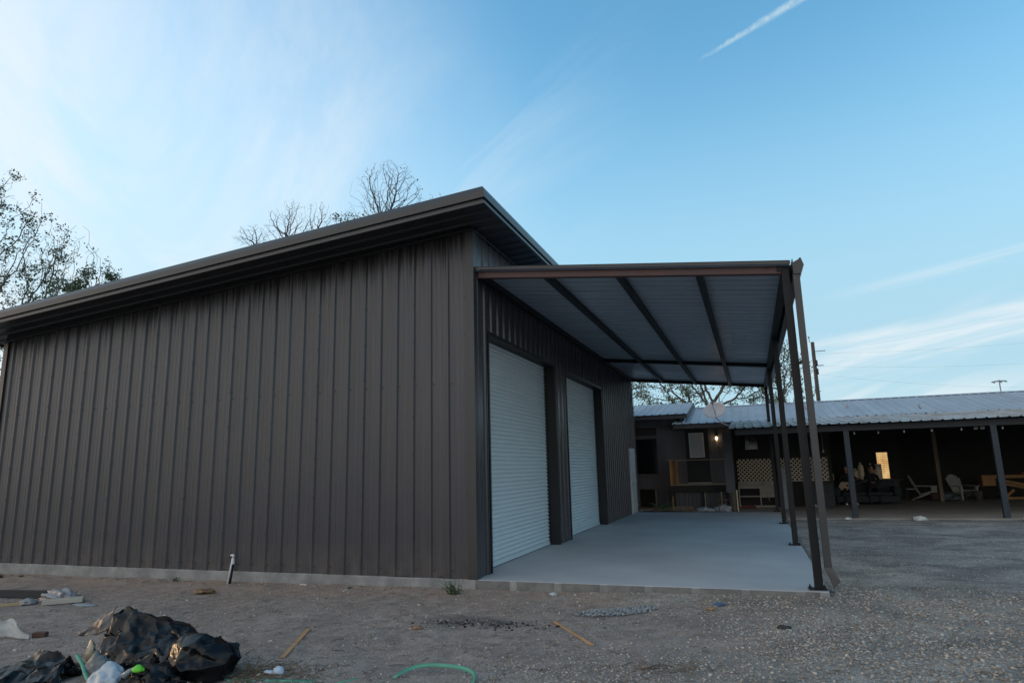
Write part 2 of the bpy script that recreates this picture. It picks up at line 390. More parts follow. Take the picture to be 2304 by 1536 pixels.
def gravel_mask_nodes(N, L, pos):
    pass
def ground_mat():
    m = bpy.data.materials.new('ground'); m.use_nodes = True; nt = m.node_tree; N = nt.nodes; L = nt.links
    b = N['Principled BSDF']; b.inputs['Roughness'].default_value = .92; b.inputs['Specular IOR Level'].default_value = .2
    g = N.new('ShaderNodeNewGeometry'); pos = g.outputs['Position']; sep = N.new('ShaderNodeSeparateXYZ'); L.new(pos, sep.inputs[0])
    def M(op, a, c=None):
        n = N.new('ShaderNodeMath'); n.operation = op
        for i, v in enumerate((a, c)):
            if v is None: continue
            if isinstance(v, (int, float)): n.inputs[i].default_value = v
            else: L.new(v, n.inputs[i])
        return n.outputs[0]
    def nz(scale, det=5, rg=.6, st=(1, 1, 1)):
        mp = N.new('ShaderNodeMapping'); mp.inputs['Scale'].default_value = st; L.new(pos, mp.inputs[0])
        n = N.new('ShaderNodeTexNoise'); n.inputs['Scale'].default_value = scale; n.inputs['Detail'].default_value = det; n.inputs['Roughness'].default_value = rg
        L.new(mp.outputs[0], n.inputs['Vector']); return n.outputs[0]
    def rng(v, a_, b2, c=0, d=1, s=False):
        n = N.new('ShaderNodeMapRange'); L.new(v, n.inputs[0]); n.inputs[1].default_value = a_; n.inputs[2].default_value = b2; n.inputs[3].default_value = c; n.inputs[4].default_value = d
        if s: n.interpolation_type = 'SMOOTHSTEP'
        return n.outputs[0]
    def mixc(fac, c1, c2, bt='MIX'):
        n = N.new('ShaderNodeMix'); n.data_type = 'RGBA'; n.blend_type = bt
        if isinstance(fac, float): n.inputs[0].default_value = fac
        else: L.new(fac, n.inputs[0])
        for i, c in ((6, c1), (7, c2)):
            if isinstance(c, tuple): n.inputs[i].default_value = (*c, 1)
            else: L.new(c, n.inputs[i])
        return n.outputs[2]
    dirt = mixc(rng(nz(1.1), .35, .65), (.32, .252, .21), (.25, .205, .176))
    dirt = mixc(rng(nz(5, 7, .75), .40, .64, 0, .85), dirt, (.13, .11, .098))
    dirt = mixc(rng(nz(3.1, 5, .7), .55, .75, 0, .7), dirt, (.36, .32, .29))
    # reddish clay strip along the foundation
    clay = M('MULTIPLY', rng(sep.outputs[1], -1.5, -.2, 0, 1, True), rng(nz(2.3), .35, .6))
    dirt = mixc(M('MULTIPLY', clay, .75), dirt, (.30, .215, .165))
    v = N.new('ShaderNodeTexVoronoi'); v.inputs['Scale'].default_value = 52; L.new(pos, v.inputs['Vector'])
    v2 = N.new('ShaderNodeTexVoronoi'); v2.inputs['Scale'].default_value = 110; L.new(pos, v2.inputs['Vector'])
    hsv = N.new('ShaderNodeSeparateColor'); L.new(v.outputs['Color'], hsv.inputs[0])
    hsv2 = N.new('ShaderNodeSeparateColor'); L.new(v2.outputs['Color'], hsv2.inputs[0])
    grav = mixc(rng(hsv.outputs[0], 0, 1), (.20, .175, .150), (.62, .56, .48))
    grav = mixc(rng(hsv.outputs[1], .7, 1, 0, .6), grav, (.17, .125, .095))
    grav = mixc(.4, grav, mixc(hsv2.outputs[0], (.14, .122, .105), (.45, .40, .34)))
    grav = mixc(rng(nz(.8, 6, .7), .42, .62, 0, .8), grav, (.15, .13, .115))
    grav = mixc(rng(nz(.35, 4, .6), .5, .66, 0, .5), grav, (.13, .12, .11))
    # where the gravel lies: mostly to the right, patchy on the left
    gm = M('ADD', rng(sep.outputs[0], 1.3, 5.0), M('MULTIPLY', M('SUBTRACT', nz(.55, 5, .65), .5), 2.2))
    gm = M('ADD', gm, M('MULTIPLY', rng(sep.outputs[1], -1, 3), .8))
    gm = rng(gm, .35, .85, 0, 1, True)
    spec = rng(hsv2.outputs[0], .86, .9)
    dirt = mixc(M('MULTIPLY', spec, rng(nz(1.7), .4, .6, .25, .95)), dirt, (.42, .40, .37))
    c = mixc(gm, dirt, grav)
    # old fire patch with ash
    dx = M('SUBTRACT', sep.outputs[0], .75); dy = M('MULTIPLY', M('ADD', sep.outputs[1], 1.95), 1.5)
    dd = M('SQRT', M('ADD', M('MULTIPLY', dx, dx), M('MULTIPLY', dy, dy)))
    dd = M('ADD', dd, M('MULTIPLY', M('SUBTRACT', nz(3, 5), .5), 1.1))
    c = mixc(M('MULTIPLY', rng(dd, .75, .1, 0, 1, True), .6), c, (.085, .083, .086))
    # worn, damp tracks across the yard on the right
    tr = M('MULTIPLY', rng(sep.outputs[0], 4.5, 6), rng(nz(.7, 3, .5, (1, 2.6, 1)), .5, .66))
    c = mixc(M('MULTIPLY', tr, .62), c, (.085, .08, .076))
    # far away: dry grass
    d2 = M('SQRT', M('ADD', M('MULTIPLY', sep.outputs[0], sep.outputs[0]), M('MULTIPLY', sep.outputs[1], sep.outputs[1])))
    c = mixc(rng(d2, 28, 40), c, mixc(nz(.2), (.09, .10, .05), (.15, .13, .08)))
    L.new(c, b.inputs['Base Color'])
    bp = N.new('ShaderNodeBump'); bp.inputs['Strength'].default_value = .7; bp.inputs['Distance'].default_value = .012
    hh = M('ADD', M('MULTIPLY', rng(v.outputs['Distance'], 0, .6, 1, 0), gm), M('MULTIPLY', nz(28, 6, .7), 1.3))
    L.new(hh, bp.inputs['Height']); L.new(bp.outputs[0], b.inputs['Normal'])
    return m
M_['ground'] = ground_mat()
g_ = npmesh('ground', np.stack([X, Y, Z], -1).reshape(-1, 3), F, M_['ground'], smooth=True); struct(g_)

# concrete work
def bump_slab(name, x0, x1, y0, y1, z0, z1, material):
    o = MB().box(x0, x1, y0, y1, z0, z1).build(name, material, bevel=.006); struct(o); return o
pav = thing('carport_slab', 'pale grey concrete slab poured under the carport', 'concrete slab', (0, 0, 0))
del pav['label'], pav['category']; pav['kind'] = 'structure'
MB().box(.004, 4.79, -.02, 14.5, -.13, 0).build('slab_top', M_['slab'], pav, bevel=.005)
# rough board-formed front edge, paler where the blocks meet
e = MB()
x = .004
while x < 4.79:
    x1 = min(x+.66+rnd.uniform(-.04, .04), 4.795)
    e.box(x, x1-.11, -.034, -.021, -.3, -.006-rnd.uniform(0, .004))
    x = x1
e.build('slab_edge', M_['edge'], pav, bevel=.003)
e = MB()
e.box(.0, 4.792, -.028, -.0205, -.3, -.012); e.box(4.791, 4.80, -.02, 14.5, -.3, -.012)
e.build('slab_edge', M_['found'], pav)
patio = MB()
patio.extrude([(3.2, 14.51, -.10), (4.85, 14.51, -.10), (4.85, 12.1, -.10), (20.5, 12.15, -.10), (20.5, 24, -.10), (3.2, 24, -.10)], (0, 0, .085))
struct(patio.build('patio_floor', M_['patio']))

# ------------------------------------------------------------------ workshop building
PITCHR = .311; RH = .030
def rib_profile(a, b, phase, minor=True):
    """polyline (u, h) of a ribbed panel between a and b"""
    pts = [(a, 0.)]
    k0 = math.floor((a-phase)/PITCHR)-1
    out = []
    for k in range(k0, int((b-phase)/PITCHR)+3):
        c = phase+k*PITCHR
        out += [(c-.030, 0), (c-.012, RH), (c+.012, RH), (c+.030, 0)]
        if minor:
            for mshift in (.115, .196):
                out += [(c+mshift-.016, 0), (c+mshift-.008, .0035), (c+mshift+.008, .0035), (c+mshift+.016, 0)]
    pts += [p for p in out if a+.002 < p[0] < b-.002]
    pts.append((b, 0.))
    return pts
def ribbed(mb, a, b, phase, P, zb, zt, minor=True):
    """P(u, h, z) -> point; zb, zt functions of u"""
    pr = rib_profile(a, b, phase, minor); vs = []; fs = []
    for i, (uu, h) in enumerate(pr): vs += [P(uu, h, zb(uu)), P(uu, h, zt(uu))]
    for i in range(len(pr)-1): fs.append((2*i, 2*i+2, 2*i+3, 2*i+1))
    mb.add(vs, fs)
WX = -10.95; WY = 15.24
ztop = lambda xx: 5.5+.0845*xx
ws = thing('workshop', 'large charcoal ribbed metal workshop with single slope roof and two white roll-up doors', 'building', (0, 0, -.01))
gable = MB()
ribbed(gable, WX, 0, -.122, lambda uu, h, z: (uu, -.001-h, z), lambda uu: .006+.006*math.sin(uu*9)+.004*math.sin(uu*31), lambda uu: ztop(uu)+.02)
# self-drilling screws in rows along the girts and up the panel laps
def screw(mb, c, n):
    c = Vector(c); n = Vector(n)
    mb.tube([c, c+n*.003], .013, 8, True, False); mb.tube([c+n*.003, c+n*.010], .008, 6, True, False)
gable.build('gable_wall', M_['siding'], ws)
sc = MB()
k = 0; xx = -.122
while xx > WX+.1:
    screw(sc, (xx+.055, -.001, 2.97+rnd.uniform(-.01, .01)), (0, -1, 0))
    for zz in (.12,): screw(sc, (xx+.055, -.001, zz), (0, -1, 0))
    if k % 3 == 0:
        for j in range(1, 9):
            zz = .62*j+rnd.uniform(-.03, .03)
            if zz < ztop(xx)-.05: screw(sc, (xx+.008, -.001-RH, zz), (0, -1, 0))
    xx -= PITCHR; k += 1
for j in range(9): screw(sc, (-.012, -.008, .3+.62*j), (0, -1, 0))
sc.build('screws', M_['trim_dark'], ws)['kind'] = 'stuff'
# door side wall, plane x = 0
D1 = (.605, 4.555, 3.83); D2 = (5.56, 9.5, 3.83); PD = (13.76, 14.74, 2.22)
fw = MB(); Pf = lambda uu, h, z: (.001+h, uu, z)
segs = [(0, D1[0], 0), (D1[0], D1[1], D1[2]), (D1[1], D2[0], 0), (D2[0], D2[1], D2[2]), (D2[1], PD[0], 0), (PD[0], PD[1], PD[2]), (PD[1], WY, 0)]
for a, b, z0 in segs:
    ribbed(fw, a, b, .16, Pf, lambda uu, z0=z0: z0+(.006 if z0 == 0 else 0), lambda uu: 5.49)
fw.build('door_side_wall', M_['siding_front'], ws)
bk = MB(); ribbed(bk, WX, 0, -.122, lambda uu, h, z: (uu, WY+h, z), lambda uu: .0, lambda uu: ztop(uu))
ribbed(bk, 0, WY, .16, lambda uu, h, z: (WX-h, uu, z), lambda uu: .0, lambda uu: ztop(WX))
bk.build('rear_wall', M_['siding_front'], ws)
# concrete footing seen below the siding
fd = MB(); n_ = 60
vs = []; fs = []
for i in range(n_+1):
    xx = -11.02+(11.03)*i/n_
    bz = .004+.006*vn(xx, 0, 3, 4)
    vs += [(xx, -.045+.006*vn(xx, 1, 1.5, 6), -.5), (xx, -.04+.005*vn(xx, 0, 1.5, 6), float(bz)-.012), (xx, -.034, float(bz)), (xx, .15, .003)]
for i in range(n_):
    for j in range(3): fs.append((i*4+j, i*4+4+j, i*4+5+j, i*4+1+j))
fd.add(vs, fs); fd.box(-11.0, -.01, .15, WY+.03, -.5, -.02)
fd.build('footing', M_['found'], ws)
# trims
tr = MB()
tr.extrude([(-.105, -.0355, 0), (-.105, -.0385, 0), (.0385, -.0385, 0), (.0385, .105, 0), (.0355, .105, 0), (.0355, -.0355, 0)], (0, 0, 5.46)); tr.build('corner_trim', M_['trim'], ws); tr = MB()
tr.box(.035, .041, D1[0]-.14, D1[0]-.105, .01, 4.66); tr.build('edge_trim', M_['trim'], ws); tr = MB()
tr.extrude([(-10.99, .1, 0), (-10.99, -.039, 0), (-10.86, -.039, 0), (-10.86, -.036, 0), (-10.987, -.036, 0), (-10.987, .1, 0)][::-1], (0, 0, ztop(-10.9))); tr.build('corner_trim', M_['trim'], ws); tr = MB()
tr.box(.0335, .037, WY-.1, WY+.006, 0, 5.45)
tr.build('corner_trim', M_['trim'], ws)
tr = MB()
for a, b, zt in (D1, D2):
    # jamb and head returns, black inside the opening
    tr.box(-.27, .034, b, b+.004, 0, zt); tr.box(-.27, .034, a-.004, a, 0, zt); tr.box(-.27, .036, a-.006, b+.006, zt, zt+.005)
    tr.box(.034, .0385, a-.055, a+.004, 0, zt+.06); tr.box(.034, .0385, b-.004, b+.035, 0, zt+.06); tr.box(.034, .0375, a+.004, b-.004, zt-.002, zt+.06)
tr.build('door_trim', M_['trim_dark'], ws)
# interior floor under the doors so nothing shows through
MB().box(WX+.1, -.0, .02, WY-.05, -.03, -.004).build('inside_floor', M_['slab'], ws)

def roll_door(a, b, zt, lb):
    d = thing_part = None
    pr = []; z = .075; pitch = .0755
    seg = [(0, 0), (.16, .005), (.34, .022), (.5, .028), (.66, .022), (.84, .005)]
    while z < zt+.05:
        for t, h in seg: pr.append((z+t*pitch, h))
        z += pitch
    vs = []; fs = []
    ys = [a-.03+(b-a+.06)*i/24 for i in range(25)]
    for (zz, h) in pr:
        for yy in ys: vs.append((-.215+h+.004*math.sin((yy-a)*1.7+zz*.8)*.6, yy, zz))
    ny_ = len(ys)
    for i in range(len(pr)-1):
        for j in range(ny_-1): fs.append((i*ny_+j, i*ny_+j+1, (i+1)*ny_+j+1, (i+1)*ny_+j))
    mb = MB(); mb.add(vs, fs, True)
    o = mb.build('roll_up_door', M_['door_paint'], ws)
    bb = MB(); bb.box(-.225, -.185, a, b, .012, .078); bb.box(-.185, -.178, a, b, .012, .02)
    bb.build('bottom_bar', M_['door_paint'], o)
    se = MB(); se.box(-.222, -.19, a, b, .0, .012); se.build('rubber_seal', M_['trim_dark'], o)
    gd = MB()
    for yy in (a, b-.05): MB().box(-.235, -.18, yy+.001, yy+.049, 0, zt).build('side_guide', M_['trim_dark'], o)
    return o
roll_door(D1[0], D1[1], D1[2], 'near'); roll_door(D2[0], D2[1], D2[2], 'far')
# walk door near the far end, opening outwards by a hair
pdm = MB().box(.0, .05, PD[0]+.05, PD[1]-.05, .02, PD[2]-.05)
pdo = pdm.build('walk_door', M_['white'], ws, bevel=.004)
fr = MB(); fr.box(-.04, .045, PD[0], PD[0]+.05, 0, PD[2]); fr.box(-.04, .045, PD[1]-.05, PD[1], 0, PD[2]); fr.box(-.04, .045, PD[0]+.05, PD[1]-.05, PD[2]-.05, PD[2])
fr.build('door_frame', M_['white'], ws)
for zz in (.25, 1.1, 1.95): MB().tube([(.058, PD[1]-.05, zz-.05), (.058, PD[1]-.05, zz+.05)], .009, 8).build('hinge', M_['white'], pdo)
kn = MB(); kn.lathe((.05, PD[0]+.12, 1.0), [(0.012, 0), (.012, .035), (.028, .045), (.03, .06), (.02, .072), (.0, .074)], 12, axis=(1, 0, 0)); kn.build('door_knob', M_['galv'], pdo)

# roof: the sheet, soffit and the stepped fascia running round the eaves
OX, OY = .57, -.85
lip = lambda xx: 5.54+.0775*(xx-.57)
XL = -11.7; YB = WY+.8
FH = .285
rf = MB()
rf.hexa([(XL, OY+.03, lip(XL)+FH-.07), (OX-.03, OY+.03, lip(OX)+FH-.07), (OX-.03, YB, lip(OX)+FH-.07), (XL, YB, lip(XL)+FH-.07),
         (XL, OY+.03, lip(XL)+FH-.02), (OX-.03, OY+.03, lip(OX)+FH-.02), (OX-.03, YB, lip(OX)+FH-.02), (XL, YB, lip(XL)+FH-.02)])
roof = rf.build('roof', M_['galv'], ws)
# soffit: ribs run along x
so_ = MB(); pr = rib_profile(OY+.02, YB-.02, -.2, False); vs = []; fs = []
for (yy, h) in pr:
    for xx in (XL+.02, OX-.02):
        zz = lip(xx)+.012
        vs.append((xx, yy, zz-h*.0+.02-h))
for i in range(len(pr)-1): fs.append((2*i, 2*i+1, 2*i+3, 2*i+2))
so_.add(vs, fs); so_.build('soffit', M_['soffit'], ws)
prof = [(-.10, FH+.004), (-.035, FH), (.012, FH-.085), (.012, FH-.19), (-.03, FH-.19), (-.03, FH-.245), (.004, FH-.245), (.004, FH-.285), (-.05, FH-.285)]
fa = MB(); vs = []; fs = []
path = [(XL, OY, (0, -1)), (OX, OY, (1, -1)), (OX, YB, (1, 0))]
for (xx, yy, (ox, oy)) in path:
    for (o_, z_) in prof: vs.append((xx+ox*o_, yy+oy*o_, lip(xx)+z_))
K = len(prof)
for i in range(2):
    for j in range(K-1): fs.append((i*K+j, i*K+j+1, (i+1)*K+j+1, (i+1)*K+j))
fa.add(vs, fs); fa.box(XL-.004, XL, OY, YB, lip(XL), lip(XL)+FH)
fa.build('fascia', M_['trim'], roof)
# bead where wall meets soffit
bd = MB(); bd.hexa([(WX, -.06, ztop(WX)-.03), (.04, -.06, ztop(0)-.03), (.04, -.002, ztop(0)-.03), (WX, -.002, ztop(WX)-.03),
                    (WX, -.06, ztop(WX)), (.04, -.06, ztop(0)), (.04, -.002, ztop(0)), (WX, -.002, ztop(WX))])
bd.box(.036, .06, -.0, WY, 5.455, 5.485)
bd.build('wall_head_trim', M_['trim'], ws)
# closure between wall head and soffit
cl = MB(); cl.hexa([(WX, -.02, ztop(WX)-.02), (.0, -.02, ztop(0)-.02), (.0, 0, ztop(0)-.02), (WX, 0, ztop(WX)-.02), (WX, -.02, lip(WX)+.1), (.0, -.02, lip(0)+.1), (0, 0, lip(0)+.1), (WX, 0, lip(WX)+.1)])
cl.box(.0, .02, 0, WY, 5.45, lip(0)+.1)
cl.build('wall_closure', M_['soffit'], ws)

# ------------------------------------------------------------------ carport
cpt = thing('carport', 'lean-to carport of black steel tube with grey sheet roof beside the workshop', 'carport', (2.35, 7.5, 0))
Bz = lambda xx: 4.69-.1095*xx
TH = .105
def sbeam(x0, x1, y0, y1, dz0, dz1, name, m_, mb=None):
    mb = mb or MB()
    mb.hexa([(x0, y0, Bz(x0)+dz0), (x1, y0, Bz(x1)+dz0), (x1, y1, Bz(x1)+dz0), (x0, y1, Bz(x0)+dz0), (x0, y0, Bz(x0)+dz1), (x1, y0, Bz(x1)+dz1), (x1, y1, Bz(x1)+dz1), (x0, y1, Bz(x0)+dz1)])
    return mb.build(name, m_, cpt, bevel=.004)
fb = sbeam(.06, 4.635, .10, .20, .0, TH, 'front_beam', M_['primer'])
sbeam(.04, 4.76, .02, .23, TH+.055, TH+.068, 'roof_edge_trim', M_['trim'])
sbeam(.04, 4.76, .02, .024, TH+.012, TH+.055, 'roof_edge_trim', M_['trim'])
for yy in (9.77, 14.95): sbeam(.13, 4.64, yy-.05, yy+.05, .004, TH-.004, 'cross_beam', M_['blacksteel'])
sbeam(.040, .125, .21, WY-.2, .002, TH-.002, 'wall_ledger', M_['blacksteel'])
for xx in (1.2, 2.35, 3.53): sbeam(xx-.05, xx+.05, .201, 15.05, -.003, TH-.006, 'purlin', M_['blacksteel'])
sbeam(4.64, 4.74, .21, 15.05, -.02, TH-.008, 'eave_beam', M_['blacksteel'])
# roof sheet: ribs run along x, seen from below as fine lines
CP = .305
M_['sheet_under'] = mat('sheet_under', (.38, .42, .48), .34, vary=(.30, .34, .40), scale=2.5, stretch=(.3, 1.5, 1), rvary=.08)
rs_ = MB(); vs = []; fs = []; pr = []
yy = .03
while yy < 15.2:
    pr += [(yy, 0), (yy+.15, 0), (yy+.160, .034), (yy+.192, .034), (yy+.202, 0), (yy+.245, 0), (yy+.252, .010), (yy+.27, .010), (yy+.277, 0)] ; yy += CP
for (y_, h) in pr:
    for x_ in (.04, 4.78): vs.append((x_, y_, Bz(x_)+TH+.002+h))
for i in range(len(pr)-1): fs.append((2*i, 2*i+1, 2*i+3, 2*i+2))
rs_.add(vs, fs); rs_.build('roof_sheet', M_['sheet_under'], cpt, solid=.0)
# gutter: open box with the pointed outer face
GP = [(4.772, 4.315), (4.778, 4.10), (4.868, 4.10), (4.915, 4.215), (4.885, 4.32), (4.862, 4.32), (4.862, 4.303), (4.876, 4.30), (4.897, 4.215), (4.858, 4.112), (4.788, 4.112), (4.782, 4.315)]
gt = MB(); gt.extrude([(a, -.12, b) for a, b in GP], (0, 15.35, 0))
gt.extrude([(4.772, -.125, 4.26), (4.778, -.125, 4.10), (4.868, -.125, 4.10), (4.915, -.125, 4.215), (4.885, -.125, 4.315)], (0, .004, 0))
gut = gt.build('gutter', M_['trim'], cpt)
ds = MB()
pts = [(4.81, -.065, 4.10), (4.805, -.065, .30), (4.885, -.095, .10)]
def rect_tube(mb, pts, wx, wy):
    vs = []; 
    for i, p in enumerate(pts):
        for a, b in ((-1, -1), (1, -1), (1, 1), (-1, 1)):
            tilt = 0 if i < 2 else (.045*a)
            vs.append((p[0]+a*wx/2, p[1]+b*wy/2, p[2]+tilt))
    fs = [(i*4+j, i*4+(j+1) % 4, i*4+4+(j+1) % 4, i*4+4+j) for i in range(len(pts)-1) for j in range(4)]
    mb.add(vs, fs)
rect_tube(ds, pts, .082, .075)
ds.build('downspout', M_['trim'], gut, solid=.002)
for z_ in (1.02, 2.9): MB().box(4.742, 4.77, -.07, .12, z_, z_+.03).build('strap', M_['trim'], gut)
for yy in (.15, 5.05, 9.98, 14.95):
    zb = 0 if yy < 14 else -.012
    p = MB(); p.box(4.64, 4.742, yy-.051, yy+.051, zb+.012, Bz(4.69)+(.10 if yy < 1 else -.0225))
    po = p.build('post', M_['blacksteel'], cpt, bevel=.004)
    b = MB(); b.box(4.565, 4.785 if yy > 1 else 4.785, yy-.10, yy+.10, zb+.002, zb+.012)
    b.build('base_plate', M_['blacksteel'], po, bevel=.002)
    for a_ in (-.085, .085):
        for b_ in (-.07, .07):
            q = MB(); q.tube([(4.676+a_, yy+b_, zb+.012), (4.676+a_, yy+b_, zb+.05)], .008, 8); q.tube([(4.676+a_, yy+b_, zb+.013), (4.676+a_, yy+b_, zb+.03)], .016, 6, True, False)
            q.build('anchor_bolt', M_['blacksteel'], po)
pl = MB(); pl.box(4.58, 4.66, .086, .0985, Bz(4.6)+.03, Bz(4.6)+.11); pl.tube([(4.62, .086, Bz(4.6)+.07), (4.62, .074, Bz(4.6)+.07)], .014, 6, True, False)
pl.build('splice_plate', M_['blacksteel'], cpt)
# builder's chalk marks on the front beam
ck = MB()
def mark(pts): ck.tube([(a, .0985, b) for a, b in pts], .0025, 5)
z0 = Bz(.15)+.02
mark([(.155, z0+.075), (.158, z0+.02)]); mark([(.135, z0+.07), (.17, z0+.072), (.188, z0+.05), (.184, z0+.02), (.16, z0+.008), (.125, z0+.012), (.11, z0+.03)])
ck.build('chalk_mark', mat('chalk', (.07, .012, .012), .8, vary=(.05, .012, .012)), fb)
ck = MB(); z0 = Bz(4.45)+.02
mark([(4.35, z0+.075), (4.352, z0+.05), (4.343, z0+.02)]); ck.build('chalk_mark', mat('chalk_pale', (.16, .1, .1), .8, vary=(.12, .09, .09)), fb)
ck = MB()
mark([(4.43, z0+.075), (4.47, z0+.03), (4.474, z0+.072), (4.43, z0+.07)]); ck.build('chalk_mark', bpy.data.materials['chalk'], fb)
# ------------------------------------------------------------------ house behind
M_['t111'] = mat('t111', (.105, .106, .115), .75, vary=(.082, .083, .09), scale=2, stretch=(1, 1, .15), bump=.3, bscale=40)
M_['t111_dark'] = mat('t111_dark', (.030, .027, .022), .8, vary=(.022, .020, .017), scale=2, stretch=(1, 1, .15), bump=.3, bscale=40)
M_['housetrim'] = mat('housetrim', (.085, .083, .083), .6, vary=(.065, .063, .063), scale=3)
M_['galvroof'] = mat('galvroof', (.37, .385, .405), .5, metal=0, vary=(.29, .305, .325), scale=1.2, stretch=(1, .2, 1), rvary=.1)
M_['oldtin'] = mat('oldtin', (.46, .46, .45), .6, vary=(.27, .20, .15), scale=1.6, stretch=(1, .35, 1), rvary=.12, detail=7)
M_['glassdark'] = mat('glassdark', (.008, .008, .009), .12, vary=(.012, .012, .012), scale=1)
M_['black'] = mat('black', (.006, .006, .006), .6, vary=(.009, .009, .009), scale=2)
M_['cedar'] = mat('cedar', (.42, .22, .075), .7, vary=(.28, .14, .05), scale=4, stretch=(1, 1, .2), bump=.3)
M_['oldwood'] = mat('oldwood', (.22, .17, .12), .85, vary=(.13, .10, .075), scale=5, stretch=(1, 1, .2), bump=.5)
M_['deckwood'] = mat('deckwood', (.34, .25, .17), .8, vary=(.24, .18, .12), scale=4, bump=.3)
M_['lattice'] = mat('lattice', (.66, .57, .42), .6, vary=(.54, .46, .34), scale=4)
M_['cream'] = mat('cream', (.42, .38, .31), .6, vary=(.34, .30, .25), scale=3)
M_['bluepost'] = mat('bluepost', (.013, .025, .038), .5, vary=(.010, .018, .027), scale=4, bump=.1)
M_['darkbeam'] = mat('darkbeam', (.018, .022, .026), .6, vary=(.012, .015, .018), scale=4)
M_['plasticwhite'] = mat('plasticwhite', (.42, .43, .36), .45, vary=(.34, .35, .29), scale=4)

def board_wall(mb, x0, x1, y, z0, z1, groove=.2, th=.09):
    """grooved plywood siding facing -y"""
    mb.box(x0, x1, y, y+th, z0, z1)
    x = x0+groove*.5
    while x < x1-.02:
        w_ = min(groove-.012, x1-x)
        x += groove
def grooved(mb, x0, x1, y, z0, z1, pitch=.203):
    """front sheet with real grooves"""
    vs = []; fs = []; us = [(x0, 0)]; x = x0+pitch
    while x < x1-.02: us += [(x-.006, 0), (x-.004, .009), (x+.004, .009), (x+.006, 0)]; x += pitch
    us.append((x1, 0))
    for a, d in us: vs += [(a, y+d, z0), (a, y+d, z1)]
    for i in range(len(us)-1): fs.append((2*i, 2*i+2, 2*i+3, 2*i+1))
    mb.add(vs, fs)
house = thing('house', 'long low dark grey house with pale metal roofs and a deep shaded porch', 'house', (5, 20, -.06))
FY = 17.6
hw = MB()
# left wing facade around the tall window and the door
W = (-.42, .48, 1.28, 3.14); D = (1.60, 2.48, .92, 2.96)
for a, b, z0, z1 in ((-8, W[0], .68, 3.62), (W[0], W[1], .68, W[2]), (W[0], W[1], W[3], 3.62), (W[1], 1.45, .68, 3.62), (1.45, D[0], .68, 3.2), (D[0], D[1], .68, D[2]), (D[0], D[1], D[3], 3.2), (D[1], 3.34, .68, 3.2)):
    grooved(hw, a, b, FY, z0, z1)
MB().box(-8, 3.34, 24.9, 25.0, 0, 3.3).build('rear_wall', M_['t111'], house)
hw.build('facade', M_['t111'], house)
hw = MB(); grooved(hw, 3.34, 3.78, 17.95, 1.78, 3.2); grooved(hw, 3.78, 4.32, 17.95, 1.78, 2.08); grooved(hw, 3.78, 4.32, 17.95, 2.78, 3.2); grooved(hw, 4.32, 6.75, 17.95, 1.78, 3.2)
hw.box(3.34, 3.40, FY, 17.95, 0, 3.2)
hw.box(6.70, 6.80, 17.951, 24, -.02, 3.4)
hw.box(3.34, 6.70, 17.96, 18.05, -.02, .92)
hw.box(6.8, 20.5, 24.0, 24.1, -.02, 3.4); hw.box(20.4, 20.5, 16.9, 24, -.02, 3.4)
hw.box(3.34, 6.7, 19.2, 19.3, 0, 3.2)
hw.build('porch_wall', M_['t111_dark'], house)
# trim boards
t = MB(); t.box(1.43, 1.47, FY-.02, FY-.002, .68, 3.2); t.build('corner_board', M_['housetrim'], house)
t = MB()
for a, b, c, d in ((W[0]-.09, W[0], W[2]-.09, W[3]+.09), (W[1], W[1]+.09, W[2]-.09, W[3]+.09), (W[0], W[1], W[2]-.09, W[2]), (W[0], W[1], W[3], W[3]+.09), (W[0], W[1], 2.66, 2.80)):
    t.box(a, b, FY-.025, FY+.03, c, d)
wf = t.build('window', M_['housetrim'], house)
t = MB(); t.box(W[0], W[1], FY+.035, FY+.045, W[2], 2.66); t.build('pane', M_['glassdark'], wf)
t = MB(); t.box(W[0], W[1], FY+.035, FY+.045, 2.80, W[3]); t.build('pane', mat('blind_brown', (.03, .022, .016), .6, vary=(.02, .015, .012), scale=3), wf)
# small high windows on the porch wall
def small_window(x0, x1, z0, z1, y, card=True):
    t = MB()
    for a, b, c, d in ((x0-.05, x0, z0-.05, z1+.05), (x1, x1+.05, z0-.05, z1+.05), (x0, x1, z0-.05, z0), (x0, x1, z1, z1+.05)): t.box(a, b, y-.02, y+.02, c, d)
    o = t.build('window', M_['t111_dark'], house)
    q = MB(); q.box(x0, x1, y+.005, y+.015, z0, z1); q.build('pane', M_['glassdark'], o)
    if card:
        q = MB(); q.box(x0+.03, x0+.13, y-.003, y+.003, z0+.04, z0+.32); q.build('window_card', mat('card', (.40, .48, .44), .5, vary=(.35, .43, .4)), o)
small_window(3.83, 4.27, 2.13, 2.74, 17.95)
small_window(5.75, 6.35, 2.1, 2.8, 17.948, False)
# door
t = MB()
for a, b, c, d in ((D[0], D[0]+.04, D[2], D[3]), (D[1]-.04, D[1], D[2], D[3]), (D[0]+.04, D[1]-.04, D[3]-.04, D[3])): t.box(a, b, FY-.01, FY+.06, c, d)
t.build('door_frame', M_['black'], house)
t = MB(); t.box(D[0]+.04, D[1]-.04, FY+.02, FY+.06, D[2]+.03, D[3]-.04)
dr = t.build('door', M_['black'], house, bevel=.004)
t = MB(); t.box(D[0]+.17, D[1]-.20, FY+.012, FY+.0195, 1.90, 2.80); t.build('door_pane', mat('frost', (.30, .34, .35), .3, vary=(.24, .28, .30), scale=2), dr)
t = MB()
for a, b, c, d in ((D[0]+.145, D[0]+.17, 1.875, 2.825), (D[1]-.20, D[1]-.175, 1.875, 2.825), (D[0]+.17, D[1]-.20, 1.875, 1.90), (D[0]+.17, D[1]-.20, 2.80, 2.825)): t.box(a, b, FY+.004, FY+.0195, c, d)
t.build('pane_frame', M_['white'], dr)
